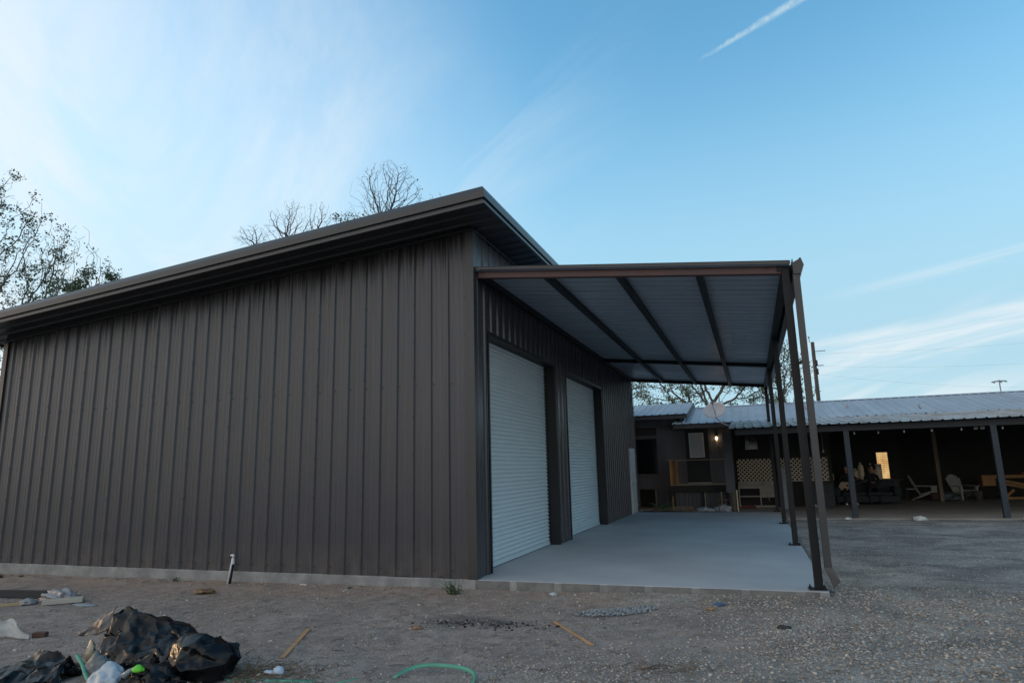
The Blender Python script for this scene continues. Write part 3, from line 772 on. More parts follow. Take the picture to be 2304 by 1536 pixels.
t = MB(); t.box(D[1], D[1]+.09, FY-.02, FY-.002, .92, 3.05); t.box(D[0]-.09, D[0], FY-.02, FY-.002, .92, 3.05); t.build('door_casing', M_['housetrim'], house)
t = MB(); t.box(D[0], D[1], FY-.05, FY+.02, .885, .918); t.build('door_sill', M_['galv'], house)
# skirting boards below the left wing with gaps between
t = MB(); x = .32
while x < 3.3:
    w_ = rnd.uniform(.10, .135); t.box(x, x+w_, FY-.03+rnd.uniform(0, .01), FY-.005, -.06, .675); x += w_+rnd.uniform(.006, .03)
t.box(-8, -.30, FY-.03, FY-.005, -.06, .675)
t.build('skirting', M_['t111'], house)
for x in (.31, 1.02, 1.30): MB().box(x, x+.035, FY-.05, FY-.031, -.05, .67).build('skirting_strip', M_['deckwood'], house)
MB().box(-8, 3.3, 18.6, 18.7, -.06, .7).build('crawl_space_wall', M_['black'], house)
# roofs: ribbed sheets with ribs up the slope
def tin_roof(name, x0, x1, y0, z0, y1, z1, m_, pitch=.305, rib=.032, w_=.03, phase=0, par=house, th=.02):
    mb = MB(); us = [(x0, 0)]; x = x0+.1+phase
    while x < x1-.06: us += [(x-w_, 0), (x-w_*.45, rib), (x+w_*.45, rib), (x+w_, 0)]; x += pitch
    us.append((x1, 0)); vs = []; fs = []
    for a, h in us: vs += [(a, y0, z0+h), (a, y1, z1+h)]
    for i in range(len(us)-1): fs.append((2*i, 2*i+2, 2*i+3, 2*i+1))
    mb.add(vs, fs)
    return mb.build(name, m_, par)
RZ = lambda y: 3.165+(y-16.9)*.222          # main roof plane
tin_roof('roof', 1.20, 21.0, 16.85, RZ(16.85), 21, RZ(21), M_['galvroof'])
tin_roof('roof', 1.20, 21.0, 25.2, RZ(16.8), 21, RZ(21)-.002, M_['galvroof'])
t = MB(); t.box(1.25, 20.9, 16.9, 16.93, 2.98, 3.15); t.build('fascia_board', M_['housetrim'], house)
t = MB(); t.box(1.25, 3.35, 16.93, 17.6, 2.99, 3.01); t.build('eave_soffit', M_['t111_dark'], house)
UZ = lambda y: 3.58+(y-17.15)*.195
up = tin_roof('upper_roof', -8, 1.78, 17.1, UZ(17.1), 21, UZ(21), M_['galvroof'], phase=.1)
tin_roof('upper_roof', -8, 1.78, 25, UZ(17.1), 21, UZ(21)-.002, M_['galvroof'], phase=.1)
t = MB(); t.box(-8, 1.74, 17.16, 17.19, 3.40, 3.565); t.build('fascia_board', M_['housetrim'], house)
t = MB(); t.hexa([(1.745, 17.15, 3.38), (1.775, 17.15, 3.38), (1.775, 21, UZ(21)-.2), (1.745, 21, UZ(21)-.2), (1.745, 17.15, UZ(17.15)-.005), (1.775, 17.15, UZ(17.15)-.005), (1.775, 21, UZ(21)-.005), (1.745, 21, UZ(21)-.005)])
t.build('rake_board', M_['housetrim'], house)
t = MB(); t.hexa([(1.30, 17.6, 3.0), (1.38, 17.6, 3.0), (1.38, 25, 3.0), (1.30, 25, 3.0), (1.30, 17.6, 3.5), (1.38, 17.6, 3.5), (1.38, 21, UZ(21)-.1), (1.30, 21, UZ(21)-.1)]); t.build('gable_end', M_['t111'], house)
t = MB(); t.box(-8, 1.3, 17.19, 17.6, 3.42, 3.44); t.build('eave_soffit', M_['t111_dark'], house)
# ridge cap
t = MB(); t.hexa([(1.3, 20.85, RZ(20.85)+.02), (21, 20.85, RZ(20.85)+.02), (21, 21.15, RZ(20.85)+.02), (1.3, 21.15, RZ(20.85)+.02), (1.3, 20.98, RZ(21)+.035), (21, 20.98, RZ(21)+.035), (21, 21.02, RZ(21)+.035), (1.3, 21.02, RZ(21)+.035)]); t.build('ridge_cap', M_['galvroof'], house)
for (x, y) in ((6.2, 19.2), (7.7, 19.0), (9.9, 18.0)):
    t = MB(); z = RZ(y); t.tube([(x, y, z), (x, y, z+.16)], .035, 10); t.tube([(x, y, z+.0), (x, y, z+.03)], [.09, .045], 10); t.build('roof_vent', M_['galv'], house)

# porch roof: older, rust-stained sheet resting on a dark beam and blue posts
porch = thing('porch_roof', 'low weathered tin porch roof with rust stains on a dark beam, in front of the house', 'porch roof', (12, 14, 2.6))
PZ = lambda y: 2.67+(y-12.0)*.098
mb = MB(); us = []; x = 3.42
while x < 21: us += [(x, 0), (x+.19, .004), (x+.205, .032), (x+.235, .032), (x+.25, .004)]; x += .262
vs = []; fs = []; ys_ = [11.95, 13.6, 15.2, 16.95]
for a, h in us:
    for j, y in enumerate(ys_): vs.append((a, y+.012*math.sin(a*2.1)*(j == 0), PZ(y)+h+.006*math.sin(a*1.3+j*2)))
for i in range(len(us)-1):
    for j in range(3): fs.append((i*4+j, i*4+4+j, i*4+5+j, i*4+1+j))
mb.add(vs, fs); mb.build('tin_sheet', M_['oldtin'], porch)
t = MB(); t.box(3.6, 21, 12.22, 12.32, 2.47, 2.645); t.build('porch_beam', M_['darkbeam'], porch)
for x in (3.47, 6.72, 10.38, 14.05, 17.7):
    t = MB(); t.box(x-.02, x+.02, 12.32, 16.9, 2.58, 2.62)
    t.hexa([(x-.02, 12.33, 2.57), (x+.02, 12.33, 2.57), (x+.02, 16.9, 3.02), (x-.02, 16.9, 3.02), (x-.02, 12.33, 2.66), (x+.02, 12.33, 2.66), (x+.02, 16.9, 3.11), (x-.02, 16.9, 3.11)])
    t.build('rafter', M_['darkbeam'], porch)
for i, (x, y, hh, mt) in enumerate(((6.70, 12.27, 2.47, 'bluepost'), (10.38, 12.27, 2.47, 'bluepost'), (14.05, 12.27, 2.47, 'bluepost'))):
    t = MB(); t.box(x-.075, x+.075, y-.06, y+.06, -.03, hh); po = t.build('porch_post', M_[mt], porch, bevel=.006)
t = MB(); t.box(10.70, 10.83, 20.4, 20.53, -.015, 3.1); po = t.build('porch_post', M_['oldwood'], porch, bevel=.006); po['label'] = 'bare timber inner post'

# timber corner post with dark cladding round its upper part
tp = thing('timber_post', 'thick dark clad timber post with bare foot between the deck and the outdoor sink', 'post', (3.30, 15.2, -.06))
t = MB(); t.box(3.27, 3.39, 15.17, 15.29, -.1, 2.75); t.build('post_core', M_['oldwood'], tp)
t = MB(); t.box(3.12, 3.40, 15.08, 15.165, .62, 2.68); t.box(3.12, 3.40, 15.295, 15.36, .62, 2.68); t.box(3.10, 3.12, 15.08, 15.36, .62, 2.68); t.build('cladding', M_['t111'], tp)
t = MB(); t.box(3.415, 3.455, 15.10, 15.32, -.05, .70); t.build('side_strip', M_['lattice'], tp)

# satellite dish on the post
dish = thing('satellite_dish', 'grey satellite dish on a bent arm above the deck', 'satellite dish', (3.3, 16.4, 3.0))
c0 = Vector((2.86, 16.6, 3.62)); ax = Vector((-.12, -.93, .42)).normalized()
q = Vector((0, 0, 1)).rotation_difference(ax)
t = MB(); vs = []; fs = []; nr, na = 6, 32
for i in range(nr+1):
    rr = i/nr
    for j in range(na):
        a = 2*math.pi*j/na; p = Vector((.425*rr*math.cos(a), .33*rr*math.sin(a), .09*rr*rr-.09)); vs.append(c0+q @ p)
for i in range(nr):
    for j in range(na): fs.append((i*na+j, i*na+(j+1) % na, (i+1)*na+(j+1) % na, (i+1)*na+j))
t.add(vs, fs, True); t.build('dish_bowl', mat('dishgrey', (.66, .62, .62), .5, vary=(.60, .56, .57)), dish, solid=.012)
foot = Vector((3.45, 16.35, 3.02))
t = MB(); bk_ = c0-ax*.11
t.tube([foot, foot+Vector((-.12, -.02, -.04)), (3.10, 16.5, 3.10), bk_+Vector((.0, .03, -.25)), bk_], .024, 8); t.build('mast', M_['galv'], dish)
t = MB(); fd_ = c0+ax*.36+Vector((-.02, 0, .10)); t.tube([c0+Vector((.05, 0, -.32)), c0+ax*.22+Vector((.02, 0, -.12)), fd_], .014, 6); t.build('feed_arm', M_['galv'], dish)
t = MB(); t.tube([fd_, fd_-ax*.10], [.045, .03], 10); t.box(fd_.x-.07, fd_.x+.07, fd_.y-.03, fd_.y+.03, fd_.z-.025, fd_.z+.025); t.build('receiver', M_['galv'], dish)

# lit wall lamp beside the door
wl = thing('wall_lamp', 'small lit jar lamp on the wall right of the house door', 'wall lamp', (2.8, 17.57, 2.6))
t = MB(); t.box(2.765, 2.835, 17.565, 17.598, 2.60, 2.78); t.tube([(2.8, 17.57, 2.75), (2.8, 17.49, 2.77), (2.8, 17.49, 2.70)], .012, 8); t.lathe((2.8, 17.49, 2.66), [(.0, .05), (.04, .045), (.05, 0)], 12); t.build('bracket', M_['black'], wl)
lampglass = bpy.data.materials.new('lampglass'); lampglass.use_nodes = True
b = lampglass.node_tree.nodes['Principled BSDF']; b.inputs['Transmission Weight'].default_value = 1; b.inputs['Roughness'].default_value = .15; b.inputs['Base Color'].default_value = (.8, .55, .35, 1)
t = MB(); t.lathe((2.8, 17.49, 2.49), [(0, 0), (.045, .005), (.055, .05), (.05, .16)], 14); t.build('jar', lampglass, wl)
def emis(name, c, s):
    m = bpy.data.materials.new(name); m.use_nodes = True; b = m.node_tree.nodes['Principled BSDF']
    b.inputs['Emission Color'].default_value = (*c, 1); b.inputs['Emission Strength'].default_value = s; b.inputs['Base Color'].default_value = (*c, 1); return m
t = MB(); t.lathe((2.8, 17.49, 2.545), [(0, 0), (.026, .012), (.031, .04), (.018, .075), (.012, .1)], 12); t.build('bulb', emis('bulb_lit', (1, .82, .55), 9), wl)
pl_ = bpy.data.lights.new('lamp_light', 'POINT'); pl_.energy = .5; pl_.color = (1, .6, .3); pl_.shadow_soft_size = .03
plo = bpy.data.objects.new('lamp_light', pl_); col.objects.link(plo); plo.location = (2.8, 17.42, 2.58)

# deck with handrail
dk = thing('deck', 'raised timber deck with one cedar railing end in front of the house door', 'deck', (2.1, 16.7, -.06))
t = MB(); x = 16.0
while x < 17.52: t.box(1.10, 3.25, x, x+.135, .855, .885); x += .142
t.build('deck_boards', M_['deckwood'], dk)
t = MB(); t.box(1.12, 3.24, 15.955, 15.998, .62, .853); t.box(1.12, 1.16, 15.998, 17.55, .62, .853); t.build('rim_joist', M_['t111_dark'], dk)
for x, y in ((1.17, 16.01), (2.2, 16.01), (3.05, 16.01), (1.17, 17.4), (2.2, 17.4)):
    t = MB(); t.box(x, x+.09, y, y+.09, -.1, .853); t.build('deck_leg', M_['t111_dark'], dk)
t = MB(); x = 1.22
while x < 3.15:
    w_ = rnd.uniform(.085, .13); t.box(x, x+w_, 16.12, 16.14, -.05, .61); x += w_+rnd.uniform(.008, .02)
t.build('deck_skirt', M_['t111'], dk)
for x, a, b in ((1.19, -.05, .62), (2.28, 0, .62), (2.86, 0, .62)):
    t = MB(); t.box(x, x+.03, 16.07, 16.10, a, b); t.build('skirt_strip', M_['lattice'], dk)
t = MB(); t.box(1.10, 1.19, 16.0, 16.09, .886, 1.76); t.build('rail_post', M_['cedar'], dk)
t = MB(); t.box(1.18, 1.27, 17.3, 17.39, .886, 1.76); t.build('rail_post', M_['cedar'], dk)
for y in (16.16, 16.36, 16.56, 16.76, 16.96, 17.16):
    t = MB(); t.box(1.12, 1.15, y, y+.13, .886, 1.76); t.build('rail_board', M_['cedar'], dk)
t = MB(); t.box(1.06, 1.24, 15.97, 17.45, 1.765, 1.80); t.box(1.24, 3.12, 15.99, 16.08, 1.755, 1.79); t.build('handrail', M_['deckwood'], dk)

# lattice screens
def lattice(x0, x1, y, z0, z1, label):
    th = thing('lattice_panel', label, 'lattice screen', ((x0+x1)/2, y, z0), group='lattice screens along the porch')
    for sgn, yy in ((1, y), (-1, y-.012)):
        mb = MB(); s_ = .15; c = x0-(z1-z0)
        while c < x1+(z1-z0):
            # strip along direction (1, sgn) clipped to the rectangle
            pts = []
            za, zb = z0, z1
            if sgn > 0: xa, xb = c, c+(z1-z0)
            else: xa, xb = c+(z1-z0), c
            A = Vector((xa, 0, za)); B = Vector((xb, 0, zb)); d = B-A
            t0, t1 = 0., 1.
            for lo, s1 in ((x0, 1), (x1, -1)):
                da = (A.x-lo)*s1; db = (B.x-lo)*s1
                if da < 0 and db < 0: t0 = 2
                elif da < 0: t0 = max(t0, da/(da-db))
                elif db < 0: t1 = min(t1, da/(da-db))
            if t0 < t1-.01:
                P0 = A+d*t0; P1 = A+d*t1
                mb.bar((P0.x, yy, P0.z), (P1.x, yy, P1.z),   .009, .038, up=(d.z, 0, -d.x))
            c += s_
        mb.build('slats', M_['lattice'], th)
    t = MB(); t.box(x0, x1, y-.02, y+.008, z0-.03, z0); t.build('frame_rail', M_['lattice'], th)
    return th
lattice(3.46, 4.78, 17.90, .93, 1.76, 'cream lattice screen above the outdoor sink')
lattice(4.93, 6.66, 17.88, .93, 1.76, 'cream lattice screen behind the carport posts, right of the sink')
# outdoor sink unit
sk = thing('outdoor_sink', 'cream outdoor sink cabinet with open shelves and round valve below lattice', 'sink cabinet', (4.1, 17.6, -.02))
t = MB(); t.box(3.45, 4.80, 17.30, 17.84, .735, .775); t.build('counter', M_['cream'], sk, bevel=.005)
t = MB(); t.box(3.45, 4.80, 17.845, 17.865, .776, .93); t.build('backsplash', M_['cream'], sk)
t = MB()
for x in (3.45, 4.20, 4.76): t.box(x, x+.035, 17.32, 17.36, -.015, .734)
t.box(3.485, 4.2, 17.32, 17.36, .36, .40); t.box(3.485, 4.76, 17.32, 17.36, -.01, .05); t.box(3.485, 4.2, 17.32, 17.36, .67, .734)
t.box(3.485, 4.2, 17.36, 17.8, .37, .39)
t.build('cabinet_frame', M_['cream'], sk)
t = MB(); t.box(4.235, 4.76, 17.325, 17.355, .34, .734); t.build('cabinet_panel', M_['cream'], sk)
t = MB(); t.box(3.46, 4.79, 17.80, 17.83, -.015, .73); t.box(3.452, 3.458, 17.36, 17.8, 0, .73); t.box(4.797, 4.80, 17.36, 17.8, 0, .73); t.build('cabinet_back', M_['black'], sk)
t = MB(); n = 20; t.tube([(4.50+.07*math.cos(i*2*math.pi/n), 17.315, .43+.07*math.sin(i*2*math.pi/n)) for i in range(n+1)], .011, 6); t.tube([(4.50, 17.315, .36), (4.51, 17.33, .20)], .014, 6); t.build('drain_pipe', M_['galv'], sk)
t = MB(); t.box(4.30, 4.70, 17.40, 17.74, .7755, .79); t.build('basin_rim', M_['galv'], sk)
t = MB(); t.tube([(4.34, 17.78, .78), (4.34, 17.78, .92), (4.34, 17.70, .95), (4.34, 17.62, .93), (4.34, 17.62, .89)], .013, 8); t.tube([(4.30, 17.79, .80), (4.38, 17.79, .80)], .016, 8); t.build('faucet', M_['galv'], sk)
so2 = MB(); so2.lathe((4.70, 17.6, .776), [(0, 0), (.03, 0), (.032, .11), (.014, .14), (.014, .17), (0, .17)], 10)
tag(so2.build('soap_bottle', M_['white']), 'small white bottle at the right end of the sink counter', 'bottle')
# red bucket-like rags and a stool near the post
rg = MB()
def blob(mb, c, sz, seed, amp=.35, sub=3, fr=2.2):
    bm = bmesh.new(); bmesh.ops.create_icosphere(bm, subdivisions=sub, radius=1)
    vs = []
    for v in bm.verts:
        n = v.co.normalized(); d = 1+amp*mnoise.noise(n*fr+Vector((seed*3.1, seed, 0)))+amp*.4*abs(mnoise.noise(n*fr*3+Vector((seed, 0, 5))))
        p = Vector((n.x*sz[0]*d, n.y*sz[1]*d, max(n.z*sz[2]*d, -sz[2]*.35))); vs.append(Vector(c)+p)
    fs = [tuple(q.index for q in fc.verts) for fc in bm.faces]; bm.free(); mb.add(vs, fs, True); return mb
blob(rg, (3.75, 16.6, .03), (.28, .15, .07), 3)
tag(rg.build('rag_heap', mat('ragred', (.16, .035, .03), .9, vary=(.08, .03, .025), scale=9)), 'dull red cloth heap on the floor before the sink', 'cloth')
bc = thing('bench', 'low rough plank bench against the deck skirt', 'bench', (2.95, 15.7, -.05))
t = MB(); t.box(2.72, 3.12, 15.62, 15.80, .33, .36); t.build('seat', M_['oldwood'], bc)
for a, b in ((2.76, 2.80), (3.02, 3.06)):
    t = MB(); t.bar((a, 15.7, .33), (b, 15.7, -.06), .05, .04); t.build('leg', M_['oldwood'], bc)

# things standing in the porch right of the sink
fg = MB(); fg.box(4.98, 5.10, 16.2, 16.75, -.015, 1.42); 
tag(fg.build('folding_board', mat('greyboard', (.22, .25, .26), .5, vary=(.18, .2, .21))), 'upright pale grey board standing between the carport posts', 'board')
fl = thing('tiki_torch', 'bamboo garden torch with pale head near the second lattice', 'torch', (5.75, 17.0, -.02))
t = MB(); t.box(5.72, 5.79, 16.97, 17.04, -.015, .62); t.build('pole', M_['oldwood'], fl)
t = MB(); t.lathe((5.755, 17.0, .62), [(.03, 0), (.045, .05), (.045, .14), (.02, .2), (0, .21)], 10); t.build('head', mat('torchhead', (.5, .45, .32), .5, vary=(.4, .36, .26)), fl)
cb = thing('dark_cabinet', 'dark waist high cabinet at the left of the sofa', 'cabinet', (6.35, 17.5, -.02))
t = MB(); t.box(6.02, 6.70, 17.2, 17.8, -.015, .80); t.build('carcass', M_['darkbeam'], cb, bevel=.01)
t = MB(); t.box(6.0, 6.72, 17.18, 17.82, .801, .83); t.build('top', M_['darkbeam'], cb)

# sofa, bar and people
M_['cloth_dark'] = mat('cloth_dark', (.012, .013, .015), .9, vary=(.018, .02, .022), scale=6, bump=.4, bscale=12)
M_['sofa'] = mat('sofa', (.020, .028, .030), .8, vary=(.014, .02, .022), scale=3, bump=.3, bscale=10)
M_['skin'] = mat('skin', (.42, .24, .16), .5, vary=(.36, .19, .13), scale=5)
M_['hair'] = mat('hair', (.012, .009, .007), .6, vary=(.02, .015, .012), scale=9)
sf = thing('sofa', 'dark teal sofa on the shaded porch carrying two people', 'sofa', (7.95, 19.0, -.02))
t = MB(); t.box(6.90, 9.05, 18.72, 19.55, .06, .30); t.build('base', M_['sofa'], sf, bevel=.03)
for a, b in ((7.10, 7.96), (7.98, 8.85)):
    t = MB(); t.box(a, b, 18.66, 19.40, .302, .44); t.build('seat_cushion', M_['sofa'], sf, bevel=.05)
t = MB(); t.box(6.95, 9.0, 19.41, 19.66, .302, .86); t.build('backrest', M_['sofa'], sf, bevel=.05)
for a, b in ((6.86, 7.09), (8.86, 9.09)):
    t = MB(); t.box(a, b, 18.68, 19.6, .302, .62); t.build('armrest', M_['sofa'], sf, bevel=.05)
for a, b in ((6.95, 18.8), (8.95, 18.8), (6.95, 19.5), (8.95, 19.5)):
    t = MB(); t.box(a, a+.05, b, b+.05, -.015, .062); t.build('leg', M_['black'], sf)

def skinned(name, verts, edges, radii, material, parent, levels=2):
    me = bpy.data.meshes.new(name); me.from_pydata(verts, edges, []); me.update()
    o = bpy.data.objects.new(name, me); col.objects.link(o); me.materials.append(material)
    if not me.skin_vertices: me.attributes  # layer is made by the modifier
    md = o.modifiers.new('skin', 'SKIN'); md.use_smooth_shade = True
    if not me.skin_vertices:
        bm = bmesh.new(); bm.from_mesh(me); bm.verts.layers.skin.verify(); bm.to_mesh(me); bm.free()
    for i, sv in enumerate(me.skin_vertices[0].data):
        rr = radii[i]; sv.radius = rr if isinstance(rr, tuple) else (rr, rr); sv.use_root = (i == 0)
    sb = o.modifiers.new('sub', 'SUBSURF'); sb.levels = levels; sb.render_levels = levels
    if parent: o.parent = parent; o.matrix_parent_inverse = Matrix.Translation(-parent.location)
    return o
def person(x, y, label, lean, hands, head_turn, shoe):
    """seated on the sofa, facing -y: pelvis, spine, neck, arms and legs in one skin; hands (left, right) positions are given"""
    z = .50
    root = thing('person', label, 'person', (x, y, .44))
    P = lambda a, b, c: (x+a, y+b, c)
    V = [P(0, 0, z+.04), P(0, -.02, z+.24), P(0, -lean*.5, z+.44), P(0, -lean*.8, z+.56), P(0, -lean, z+.66)]
    Rr = [(.17, .12), (.15, .11), (.18, .115), (.10, .08), (.052, .052)]
    E_ = [(0, 1), (1, 2), (2, 3), (3, 4)]
    for sd, hd in ((-1, hands[0]), (1, hands[1])):
        k = len(V); sh = Vector(P(sd*.19, -lean*.75, z+.52)); H = Vector(P(*hd)); mid_ = (sh+H)/2+Vector((sd*.13, .06, -.08))
        V += [tuple(sh), tuple(mid_), tuple(H)]; Rr += [.062, .047, .033]; E_ += [(3, k), (k, k+1), (k+1, k+2)]
        k = len(V); V += [P(sd*.10, -.06, z), P(sd*.16, -.48, z+.03), P(sd*.17, -.52, .10), P(sd*.18, -.64, .04)]
        Rr += [.09, .068, .045, .04]; E_ += [(0, k), (k, k+1), (k+1, k+2), (k+2, k+3)]
    skinned('body', V, E_, Rr, M_['cloth_dark'], root)
    hc = Vector(P(head_turn*.02, -lean-.02, z+.80))
    t = MB(); n, m2 = 16, 12; vs = []; fs = []
    for i in range(m2+1):
        ph = math.pi*i/m2
        for j in range(n):
            a = 2*math.pi*j/n; dx = math.sin(ph)*math.cos(a); dy = math.sin(ph)*math.sin(a); dz = math.cos(ph)
            jaw = 1-.22*max(0, -dz)
            px_ = .073*dx*jaw; py_ = .092*dy*jaw; pz_ = .118*dz
            if dy < -.75 and abs(dx) < .35 and -.35 < dz < .15: py_ -= .022*(1-abs(dx)/.35)
            if dy < -.7 and .1 < dz < .3 and .15 < abs(dx) < .6: py_ += .008
            ct, st_ = math.cos(head_turn*.5), math.sin(head_turn*.5)
            vs.append(hc+Vector((px_*ct-py_*st_, px_*st_+py_*ct, pz_)))
    for i in range(m2):
        for j in range(n): fs.append((i*n+j, i*n+(j+1) % n, (i+1)*n+(j+1) % n, (i+1)*n+j))
    t.add(vs, fs, True)
    for sd in (-1, 1): t.lathe(hc+Vector((sd*.072, .005, .0)), [(0, 0), (.022, .004), (.03, .012), (.018, .018)], 8, axis=(sd, -.3, 0))
    t.tube([hc+Vector((0, .01, -.08)), hc+Vector((0, .03, -.17))], [.048, .052], 10)
    hd_ = t.build('head', M_['skin'], root)
    t = MB()
    for sd in (-1, 1): t.lathe(hc+Vector((sd*.028, -.082, .015)), [(0, 0), (.010, .003), (0, .006)], 8, axis=(0, -1, 0))
    t.box(hc.x-.022, hc.x+.022, hc.y-.0885, hc.y-.084, hc.z-.056, hc.z-.050)
    t.build('eyes_and_mouth', M_['hair'], hd_)
    t = MB(); vs = []; fs = []
    for i in range(m2//2+1):
        ph = math.pi*i/m2*1.05
        for j in range(n):
            a = 2*math.pi*j/n; front = max(0, -math.sin(a)); p2 = ph*(1-.42*front)
            vs.append(hc+Vector((.081*math.sin(p2)*math.cos(a), .010+.098*math.sin(p2)*math.sin(a), .012+.122*math.cos(p2))))
    for i in range(m2//2):
        for j in range(n): fs.append((i*n+j, i*n+(j+1) % n, (i+1)*n+(j+1) % n, (i+1)*n+j))
    t.add(vs, fs, True); t.build('hair', M_['hair'], hd_, solid=.006)
    for sd, hd in ((-1, hands[0]), (1, hands[1])):
        H = Vector(P(*hd)); dr_ = Vector((-sd*.7, -.5, -.1)).normalized(); side = dr_.cross(Vector((0, 0, 1))).normalized()
        Vh = [tuple(H-dr_*.03), tuple(H+dr_*.03), tuple(H+dr_*.075)]; Rh = [.024, (.034, .018), (.036, .015)]; Eh = [(0, 1), (1, 2)]
        for q_, (o_, ln) in enumerate(((-.027, .055), (-.009, .065), (.009, .06), (.027, .045))):
            k = len(Vh); b0 = H+dr_*.075+side*o_
            Vh += [tuple(b0), tuple(b0+dr_*ln*.55+Vector((0, 0, -.01))), tuple(b0+dr_*ln*.8+Vector((0, 0, -.032)))]; Rh += [.0095, .0085, .007]; Eh += [(2, k), (k, k+1), (k+1, k+2)]
        k = len(Vh); b0 = H+side*.03*(-sd)+dr_*.02; Vh += [tuple(b0), tuple(b0+dr_*.035+side*.025*(-sd))]; Rh += [.011, .009]; Eh += [(1, k), (k, k+1)]
        skinned('hand', Vh, Eh, Rh, M_['skin'], root, 1)
    for sd in (-1, 1):
        t = MB(); c = Vector(P(sd*.18, -.66, -.01)); t.hexa([c+Vector((a, b, 0)) for a, b in ((-.045, -.14), (.045, -.14), (.04, .12), (-.04, .12))]+[c+Vector((a, b, zz)) for a, b, zz in ((-.035, -.12, .045), (.035, -.12, .045), (.035, .10, .09), (-.035, .10, .09))])
        t.build('shoe', shoe, root, bevel=.012)
    return root
person(7.40, 19.22, 'seated person in a black top playing a pale acoustic guitar, partly behind a blue post', .10, ((-.13, -.24, .78), (.30, -.30, .90)), -.6, M_['white'])
person(8.22, 19.25, 'seated person in dark clothes leaning forward with hands together, right of the guitarist', .26, ((-.05, -.46, .80), (.05, -.46, .80)), .2, M_['cloth_dark'])
# guitar on the lap of the left person
gu = thing('guitar', 'acoustic guitar with worn pale body held by the seated person', 'guitar', (7.5, 18.92, .7))
t = MB(); vs = []; n = 40; oc = Vector((7.32, 18.90, .67)); ang = R(14)
def gpt(u_, v_, d_): return oc+Vector((u_*math.cos(ang)-v_*math.sin(ang), d_, u_*math.sin(ang)+v_*math.cos(ang)))
out = []
for i in range(n):
    a = 2*math.pi*i/n; cx_ = math.cos(a); r_ = .185-.035*cx_-.055*math.exp(-((cx_-.15)/.28)**2); out.append((1.22*r_*cx_, r_*math.sin(a)))
t.extrude([gpt(a, b, -.05) for a, b in out], (0, .10, 0)); gb = t.build('body', mat('guitarwood', (.36, .23, .14), .4, vary=(.28, .17, .1), scale=5), gu)
t = MB(); t.tube([gpt(.03, 0, -.053), gpt(.03, 0, -.0505)], .045, 20, True, False); t.build('sound_hole', M_['black'], gb)
t = MB(); t.bar(gpt(.16, 0, -.045), gpt(.62, 0, -.045), .02, .045, up=(-math.sin(ang), 0, math.cos(ang))); nk = t.build('neck', M_['black'], gu)
t = MB(); t.bar(gpt(.62, 0, -.04), gpt(.78, 0, -.02), .015, .07, up=(-math.sin(ang), 0, math.cos(ang))); t.build('headstock', M_['black'], nk)

# bar shelf with pale jugs and boxes behind the sofa
br = thing('bar_counter', 'long dark bar counter behind the sofa', 'counter', (8.0, 20.6, -.02))
t = MB(); t.box(6.9, 9.4, 20.6, 21.0, -.015, .80); t.build('front', M_['darkbeam'], br)
t = MB(); t.box(6.85, 9.6, 20.5, 21.1, .801, .84); t.build('top', M_['darkbeam'], br)
M_['jug'] = mat('jug', (.82, .70, .50), .5, vary=(.7, .54, .34), scale=4)
def jug(x, y, h_, r_, label, nm='jug', cat='jug'):
    o = thing(nm, label, cat, (x, y, .841), group='pale vessels on the bar counter')
    t = MB(); t.lathe((x, y, .841), [(0, 0), (r_*.85, 0), (r_, h_*.1), (r_, h_*.72), (r_*.8, h_*.86), (r_*.35, h_*.93), (r_*.33, h_)], 16); t.build('body', M_['jug'], o)
    t = MB(); t.lathe((x, y, .841+h_), [(r_*.4, 0), (r_*.4, .03), (0, .035)], 12); t.build('cap', M_['white'], o)
jug(7.06, 20.75, .30, .06, 'short pale bottle at the left end of the bar counter', 'bottle', 'bottle')
jug(7.92, 20.8, .42, .15, 'wide cream jug between the two seated people')
jug(8.12, 20.75, .66, .12, 'tall cream jug with brown stain behind the two seated people')
jug(8.50, 20.85, .60, .09, 'narrow orange-tinted jug above the right person\'s head')
jug(8.72, 20.75, .46, .15, 'broad pale jug at the right shoulder of the leaning person')
t = MB(); t.rbox((8.80, 20.95, 1.15), (.22, .10, .60)); tag(t.build('storage_box', M_['cream'], bevel=.01), 'upright cream box next to the lit blinds', 'box')
# lit window with slatted blinds in the back wall
wb = thing('lit_window', 'narrow window with warm sunlit slatted blinds at the back of the porch', 'window', (9.15, 22.0, .85))
t = MB()
for a, b, c, d in ((8.90, 8.94, .80, 1.95), (9.36, 9.40, .80, 1.95), (8.94, 9.36, .80, .84), (8.94, 9.36, 1.91, 1.95)): t.box(a, b, 21.97, 22.05, c, d)
t.build('frame', M_['black'], wb)
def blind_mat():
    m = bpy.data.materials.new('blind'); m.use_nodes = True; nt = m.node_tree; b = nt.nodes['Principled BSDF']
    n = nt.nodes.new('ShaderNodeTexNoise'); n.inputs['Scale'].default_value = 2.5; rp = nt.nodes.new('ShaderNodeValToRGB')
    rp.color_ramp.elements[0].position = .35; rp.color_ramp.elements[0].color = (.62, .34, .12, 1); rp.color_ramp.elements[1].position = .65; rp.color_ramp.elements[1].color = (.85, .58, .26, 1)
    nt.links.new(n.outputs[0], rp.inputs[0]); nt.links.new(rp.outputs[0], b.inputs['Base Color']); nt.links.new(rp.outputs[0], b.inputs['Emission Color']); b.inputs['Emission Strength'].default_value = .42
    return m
t = MB(); z = .85
while z < 1.9:
    t.hexa([(8.945, 22.0, z), (9.355, 22.0, z), (9.355, 22.02, z+.012), (8.945, 22.02, z+.012), (8.945, 22.0, z+.066), (9.355, 22.0, z+.066), (9.355, 22.02, z+.07), (8.945, 22.02, z+.07)]); z += .078
t.build('blinds', blind_mat(), wb)
